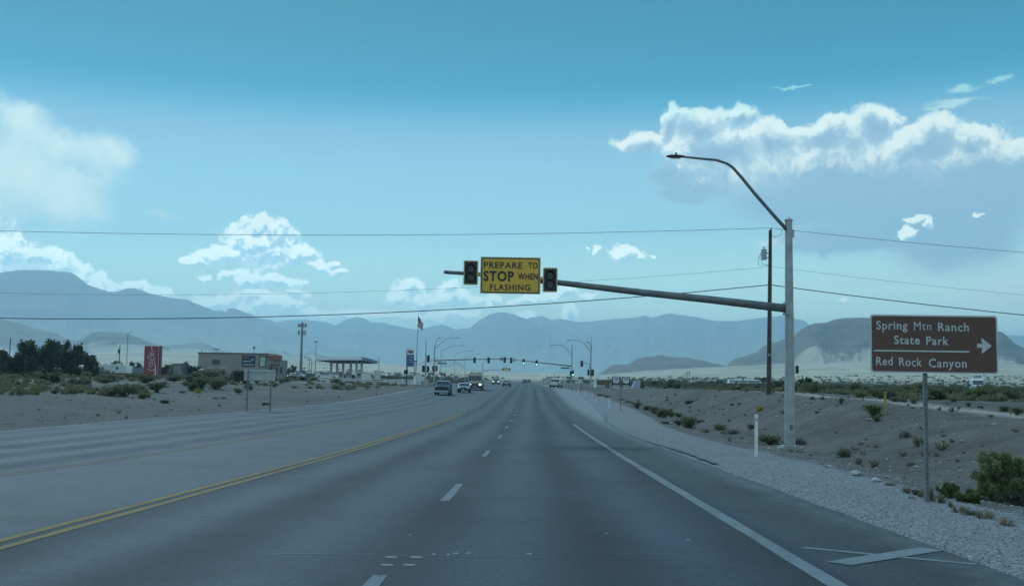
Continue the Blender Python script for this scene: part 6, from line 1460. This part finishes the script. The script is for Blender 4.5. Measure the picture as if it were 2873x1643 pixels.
# low scrub and dry stalks between the countable shrubs
r = np.random.default_rng(91); V = []; Fc = []; N = 5200
Yn = np.exp(r.uniform(math.log(62), math.log(330), N)); Xn = r.uniform(-.56, .56, N) * Yn; sn = Xn - cx(Yn); nz = fbm(Xn * .05, Yn * .05, 4)
okn = (((sn < -24 - 12 * (Yn < 130)) & (Yn > 75)) | (sn > 25)) & (nz > -.10) & ~((np.abs(Yn - 236) < 12) & (np.abs(sn) < 120)) & ~((Xn < -20) & (Xn > -95) & (Yn > 225))
Xn, Yn = Xn[okn], Yn[okn]; Zn = ground(Xn, Yn)
for x, y, z in zip(Xn, Yn, Zn):
    wd = r.uniform(.35, 1.3); ht = wd * r.uniform(.3, .65) * (1.0 if x < 0 else .7)
    for j in range(16):
        a = r.uniform(0, 6.28); d = r.uniform(0, .5) * wd; px_, py_ = x + d * math.cos(a), y + d * math.sin(a); s_ = wd * r.uniform(.05, .13); k = len(V); h_ = ht * r.uniform(.3, 1.05); ox_, oy_ = r.normal(0, .12 * wd), r.normal(0, .12 * wd)
        V += [(px_ - s_, py_, z + h_ * .05 * j / 3), (px_ + s_, py_ + s_, z), (px_ + ox_ + s_, py_ + oy_, z + h_), (px_ + ox_ - s_, py_ + oy_, z + h_ * .9)]; Fc.append((k, k+1, k+2, k+3))
o = bpy.data.objects.new('desert_scrub', raw_mesh('desert_scrub', V, Fc, leaf_mat('scrub_stalks', (.09, .085, .045), (.19, .17, .095), 0))); COL.objects.link(o); tag(o, 'low dry scrub between the larger shrubs', 'scrub', kind='stuff')

# dead stalks and small dry plants sprinkled over the bare banks
r = np.random.default_rng(191); V = []; Fc = []; N = 620
Yn = np.exp(r.uniform(math.log(11), math.log(150), N)); side = r.random(N) < .62
Xn = np.where(side, cx(Yn) + er(Yn) + 4.4 + 14 * r.random(N) ** .8, cx(Yn) + EL_S - 2 - 34 * r.random(N)); keep = side | (Yn > 40); Xn, Yn = Xn[keep], Yn[keep]; Zn = ground(Xn, Yn)
for x, y, z in zip(Xn, Yn, Zn):
    wd = .08 + .32 * r.random() ** 2.5; ht = wd * r.uniform(.3, .8)
    for j in range(18):
        a = r.uniform(0, 6.28); d = r.uniform(.15, .6) * wd; s_ = .006 + wd * .03; k = len(V); h_ = ht * r.uniform(.3, 1.0); bx0, by0 = x + r.normal(0, .12 * wd), y + r.normal(0, .12 * wd)
        V += [(bx0 - s_, by0, z - .01), (bx0 + s_, by0, z - .01), (bx0 + d * math.cos(a) + s_, by0 + d * math.sin(a), z + h_), (bx0 + d * math.cos(a) - s_, by0 + d * math.sin(a) + s_, z + h_)]; Fc.append((k, k+1, k+2, k+3))
o = bpy.data.objects.new('dry_stalks', raw_mesh('dry_stalks', V, Fc, leaf_mat('dead_stalks', (.07, .06, .04), (.19, .16, .10), 0))); COL.objects.link(o); tag(o, 'dead stalks and tiny dry plants on the bare banks', 'scrub', kind='stuff')

# ------------------------------------------------------------------ trees
def tree(xp, ytop, wpx, Y, m, label, seed, group=None, n=1500, leaf=.26, ybase=None, trunk_h=.22, kind='desert_tree'):
    p = at(xp, 1045, Y); z0 = gz(p.x, Y); k = Y / F; H_ = at(xp, ytop, Y).z - z0; W_ = wpx * k; r = random.Random(seed); t = thing(kind, label, 'tree', (p.x, Y, z0), 0, group); cl = []
    for i in range(15):
        a = r.uniform(0, 6.28); d = r.uniform(.05, .40); zz = r.uniform(trunk_h, .86) - .3 * d * (1 if r.random() < .6 else 0)
        cl.append((d * math.cos(a) * W_, d * math.sin(a) * W_ * .8, zz * H_, W_ * r.uniform(.13, .22), W_ * r.uniform(.13, .22), H_ * r.uniform(.09, .17)))
    V, Fc = leaf_cloud(cl, n, leaf, seed, up=.1, elong=1.5); o = bpy.data.objects.new('crown', raw_mesh('crown', V, Fc, m)); COL.objects.link(o); o.parent = t
    mb = MB(); tr = H_ * .028 + .05; mb.tube([(0, 0, -.2), (.03 * W_, 0, H_ * .2), (-.02 * W_, 0, H_ * .5)], [tr * 1.3, tr, tr * .5], 8)
    for c in cl[:9]: mb.tube([(0, 0, H_ * .15), (c[0] * .5, c[1] * .5, (c[2] + H_ * .15) * .55), (c[0], c[1], c[2])], [tr * .6, tr * .35, tr * .12], 5, cap=False)
    mb.build('trunk', BARK, t); return t
TG = 'dark trees in the clump at the far left'
for i, (x, yt, w_, Y) in enumerate([(-25, 982, 80, 185), (8, 978, 62, 205), (48, 948, 66, 190), (96, 939, 70, 195), (140, 947, 76, 188), (176, 943, 62, 200), (212, 958, 66, 192), (246, 977, 56, 198), (118, 965, 80, 210), (70, 962, 70, 212), (190, 972, 80, 182), (258, 985, 38, 205)]):
    lb = {2: 'tall dark tree with a rounded top in the left third of the far left clump', 3: 'tallest dark tree in the middle of the far left clump', 5: 'dark tree with a square topped crown in the right half of the clump', 7: 'ragged dark tree at the right end of the far left clump'}.get(i, 'dark dense tree packed inside the clump at the far left edge')
    tree(x, yt, w_, Y, L_DARK, lb, 200 + i, TG, n=4200, leaf=.30, trunk_h=.05)
for i, (x, yt, w_, Y, m, lb) in enumerate([(332, 1003, 42, 285, L_DARK, 'round dark tree behind the camper beside the utility pole'), (364, 1011, 34, 290, L_DARK, 'dark tree behind the camper right of the street lamp'), (388, 1019, 34, 292, L_DARK, 'low dark tree just left of the red soda sign'), (300, 1017, 40, 295, L_DARK, 'low dark tree above the left end of the camper'),
   (462, 1018, 34, 240, L_DARK, 'dark tree touching the right side of the red soda sign'), (520, 1014, 44, 262, L_DARK, 'dark tree between the grey shed and the store'), (540, 1020, 40, 258, L_DARK, 'dark tree at the left wall of the beige store'),
   (800, 1030, 44, 285, L_OLIVE, 'olive tree between the store wing and the antenna mast'), (822, 1024, 22, 290, L_OLIVE, 'thin taller olive tree left of the antenna mast'), (787, 1036, 26, 280, L_DARK, 'low dark tree at the end of the store wing'),
   (1830, 1066, 44, 330, L_PALE, 'pale yellow green tree right of the canvas shelter'), (1860, 1066, 40, 340, L_PALE, 'second pale yellow green tree right of the canvas shelter'), (1882, 1063, 34, 330, L_GREEN, 'green round tree at the end of the pale tree row'), (1846, 1070, 24, 300, L_OLIVE, 'small olive tree below the pale trees'),
   (1968, 1068, 26, 380, L_DARK, 'small dark bushy tree left of the tank and house'), (1990, 1069, 20, 380, L_DARK, 'slim dark tree group left of the tank'), (2022, 1063, 34, 400, L_DARK, 'dark tree at the left gable of the pale roofed house'), (2043, 1058, 20, 440, L_DARK, 'dark tree top behind the left end of the pale roofed house'), (2120, 1058, 30, 450, L_DARK, 'dark tree behind the right end of the pale roofed house'), (2142, 1056, 34, 440, L_DARK, 'dark tree right of the pale roofed house beside the utility pole'),
   (2180, 1066, 44, 190, L_OLIVE, 'olive tree directly behind the wooden utility pole foot'), (2200, 1064, 34, 200, L_OLIVE, 'olive tree between utility pole and flasher pole'), (2248, 1060, 36, 190, L_OLIVE, 'olive tree just right of the flasher pole'), (2265, 1055, 26, 195, L_DARK, 'darkest tree right of the flasher pole'), (2284, 1068, 34, 190, L_OLIVE, 'rounded olive tree third right of the flasher pole'), (2405, 1074, 30, 190, L_OLIVE, 'small olive tree between yellow marker and flasher pole'), (2765, 1070, 52, 128, L_OLIVE, 'sparse olive tree partly hiding the white van')]):
    tree(x, yt, w_, Y, m, lb, 300 + i, n=900, leaf=.24 if Y < 230 else .34, trunk_h=.1)

# ------------------------------------------------------------------ rocks, pebbles and gravel
ROCKM = mat('pale_rock', (.30, .29, .275), .9, .25, 6, bump=.4, obj_random=.2)
def rock_mesh(seed):
    bm = bmesh.new(); bmesh.ops.create_icosphere(bm, subdivisions=2, radius=.5); r = random.Random(seed); off = Vector((r.uniform(0, 50),) * 3)
    from mathutils import noise as mn
    for v in bm.verts: v.co *= 1 + .55 * mn.noise(v.co * 2.1 + off) + .18 * mn.noise(v.co * 6 + off)
    me = bpy.data.meshes.new('rock'); bm.to_mesh(me); bm.free(); me.materials.append(ROCKM); return me
ROCKS = [rock_mesh(s) for s in range(5)]
for i, (x, y, w_, h_) in enumerate([(2400,1333,46,18),(2461,1350,30,12),(2325,1309,26,7),(2318,1310,12,8),(2449,1352,16,8),(2442,1180,20,7),(2573,1196,14,7),(2633,1213,10,5),(2262,1142,10,6),(2180,1172,12,7),(2322,1155,9,5),(2330,1150,8,5),(2158,1260,14,6),(2170,1262,10,5),(2190,1260,12,6),(1885,1190,11,7),(1949,1210,8,5),(2062,1205,9,4),(1745,1150,6,4),(2600,1270,16,6),(2640,1300,14,6),(2490,1290,10,5),(2570,1310,16,5),(2700,1240,16,4),(2560,1180,8,4),(103,1167,8,6),(458,1124,7,5),(480,1149,10,6),(382,1134,6,5),(420,1130,7,5),(618,1140,6,4),(700,1110,5,4),(240,1100,8,5),(2790,1190,16,5),(2220,1225,10,5),(2360,1270,14,6),(2430,1240,10,5),(2490,1340,20,7),(2150,1140,8,4),(2280,1190,9,4)]):
    h_p = hit(x, y); k = h_p.y / F; o = bpy.data.objects.new('rock', ROCKS[i % 5]); COL.objects.link(o); o.location = h_p + Vector((0, 0, h_ * k * .25)); o.scale = (w_ * k, w_ * k * .8, h_ * k * 1.2); o.rotation_euler = (0, 0, random.uniform(0, 6.28))
    lb = {0: 'largest pale flat rock on the gravel edge between the flasher pole and brown sign', 1: 'second pale rock on the gravel edge just right of the largest rock', 2: 'flat pale slab on the gravel edge right of the flasher pole base'}.get(i, 'small pale stone lying on the right bank' if x > 1500 else 'small pale stone on the dirt left of the road')
    tag(o, lb, 'rock', None if i < 3 else ('stones on the right bank' if x > 1500 else 'stones on the left dirt'))
r = np.random.default_rng(5)
def stones(name, n, sampler, smin, smax, m, label):
    V = np.zeros((n * 6, 3)); Fc = []
    X_, Y_, S_ = sampler(n); Z_ = ground(X_, Y_) 
    base = np.array([(1, 0, 0), (0, 1, 0), (-1, 0, 0), (0, -1, 0), (0, 0, .75), (0, 0, -.6)])
    tri = [(0, 1, 4), (1, 2, 4), (2, 3, 4), (3, 0, 4), (1, 0, 5), (2, 1, 5), (3, 2, 5), (0, 3, 5)]
    for i in range(n):
        sz = S_[i]; a = r.uniform(0, 6.28); R3 = np.array([[math.cos(a), -math.sin(a), 0], [math.sin(a), math.cos(a), 0], [0, 0, 1]]); jj = 1 + .5 * (r.random((6, 3)) - .5)
        V[i*6:(i+1)*6] = (base * jj * sz) @ R3.T + (X_[i], Y_[i], Z_[i] + sz * .25)
    F6 = (np.array(tri)[None] + 6 * np.arange(n)[:, None, None]).reshape(-1, 3); me = bpy.data.meshes.new(name); me.from_pydata(V.tolist(), [], F6.tolist()); me.materials.append(m); me.update()
    o = bpy.data.objects.new(name, me); COL.objects.link(o); tag(o, label, 'gravel', kind='stuff'); return o
def gravel_m(name, c0, c1):
    m = bpy.data.materials.new(name); m.use_nodes = True; t = NT(m.node_tree); b = m.node_tree.nodes['Principled BSDF']; g_ = t.n('ShaderNodeNewGeometry'); t.l(t.mix(g_.outputs['Random Per Island'], c0, c1), b.inputs['Base Color']); b.inputs['Roughness'].default_value = .9; return m
def s_shoulder(n):
    Y_ = 7.5 * (60 / 7.5) ** (r.random(n) ** 1.15); q_ = np.abs(r.normal(0, 1.0, n)) * .2 + r.uniform(-.25, 4.6, n); X_ = cx(Y_) + er(Y_) + q_; return X_, Y_, .006 + .016 * r.random(n) ** 3
stones('gravel', 30000, s_shoulder, 0, 0, gravel_m('gravel_stone', (.15, .155, .165), (.36, .37, .385)), 'loose grey gravel along the right shoulder')
def s_bank(n):
    Y_ = 10 * (110 / 10) ** (r.random(n)); X_ = cx(Y_) + er(Y_) + r.uniform(4.2, 19, n); return X_, Y_, (.012 + .05 * r.random(n) ** 4)
stones('pebbles', 7000, s_bank, 0, 0, gravel_m('bank_pebble', (.12, .11, .10), (.34, .31, .27)), 'small stones strewn over the right bank')
def s_left(n):
    Y_ = 28 * (150 / 28) ** (r.random(n)); X_ = cx(Y_) + EL_S - r.uniform(.2, 40, n); return X_, Y_, (.015 + .06 * r.random(n) ** 4)
stones('pebbles', 5000, s_left, 0, 0, bpy.data.materials['bank_pebble'], 'small stones strewn over the left dirt strip')

# ------------------------------------------------------------------ haze
def haze(dens):
    mb = MB(); mb.box((0, 6000, 360), (34000, 26000, 880))
    m = bpy.data.materials.new('haze_air'); m.use_nodes = True; nt = m.node_tree
    for n in list(nt.nodes): nt.nodes.remove(n)
    v = nt.nodes.new('ShaderNodeVolumePrincipled'); v.inputs['Color'].default_value = (.58, .88, 1.0, 1)
    v.inputs['Density'].default_value = dens; v.inputs['Anisotropy'].default_value = 0.30
    o = nt.nodes.new('ShaderNodeOutputMaterial'); nt.links.new(v.outputs[0], o.inputs['Volume'])
    h = mb.build('haze', m); tag(h, kind='stuff'); return h
haze(1.55e-4)
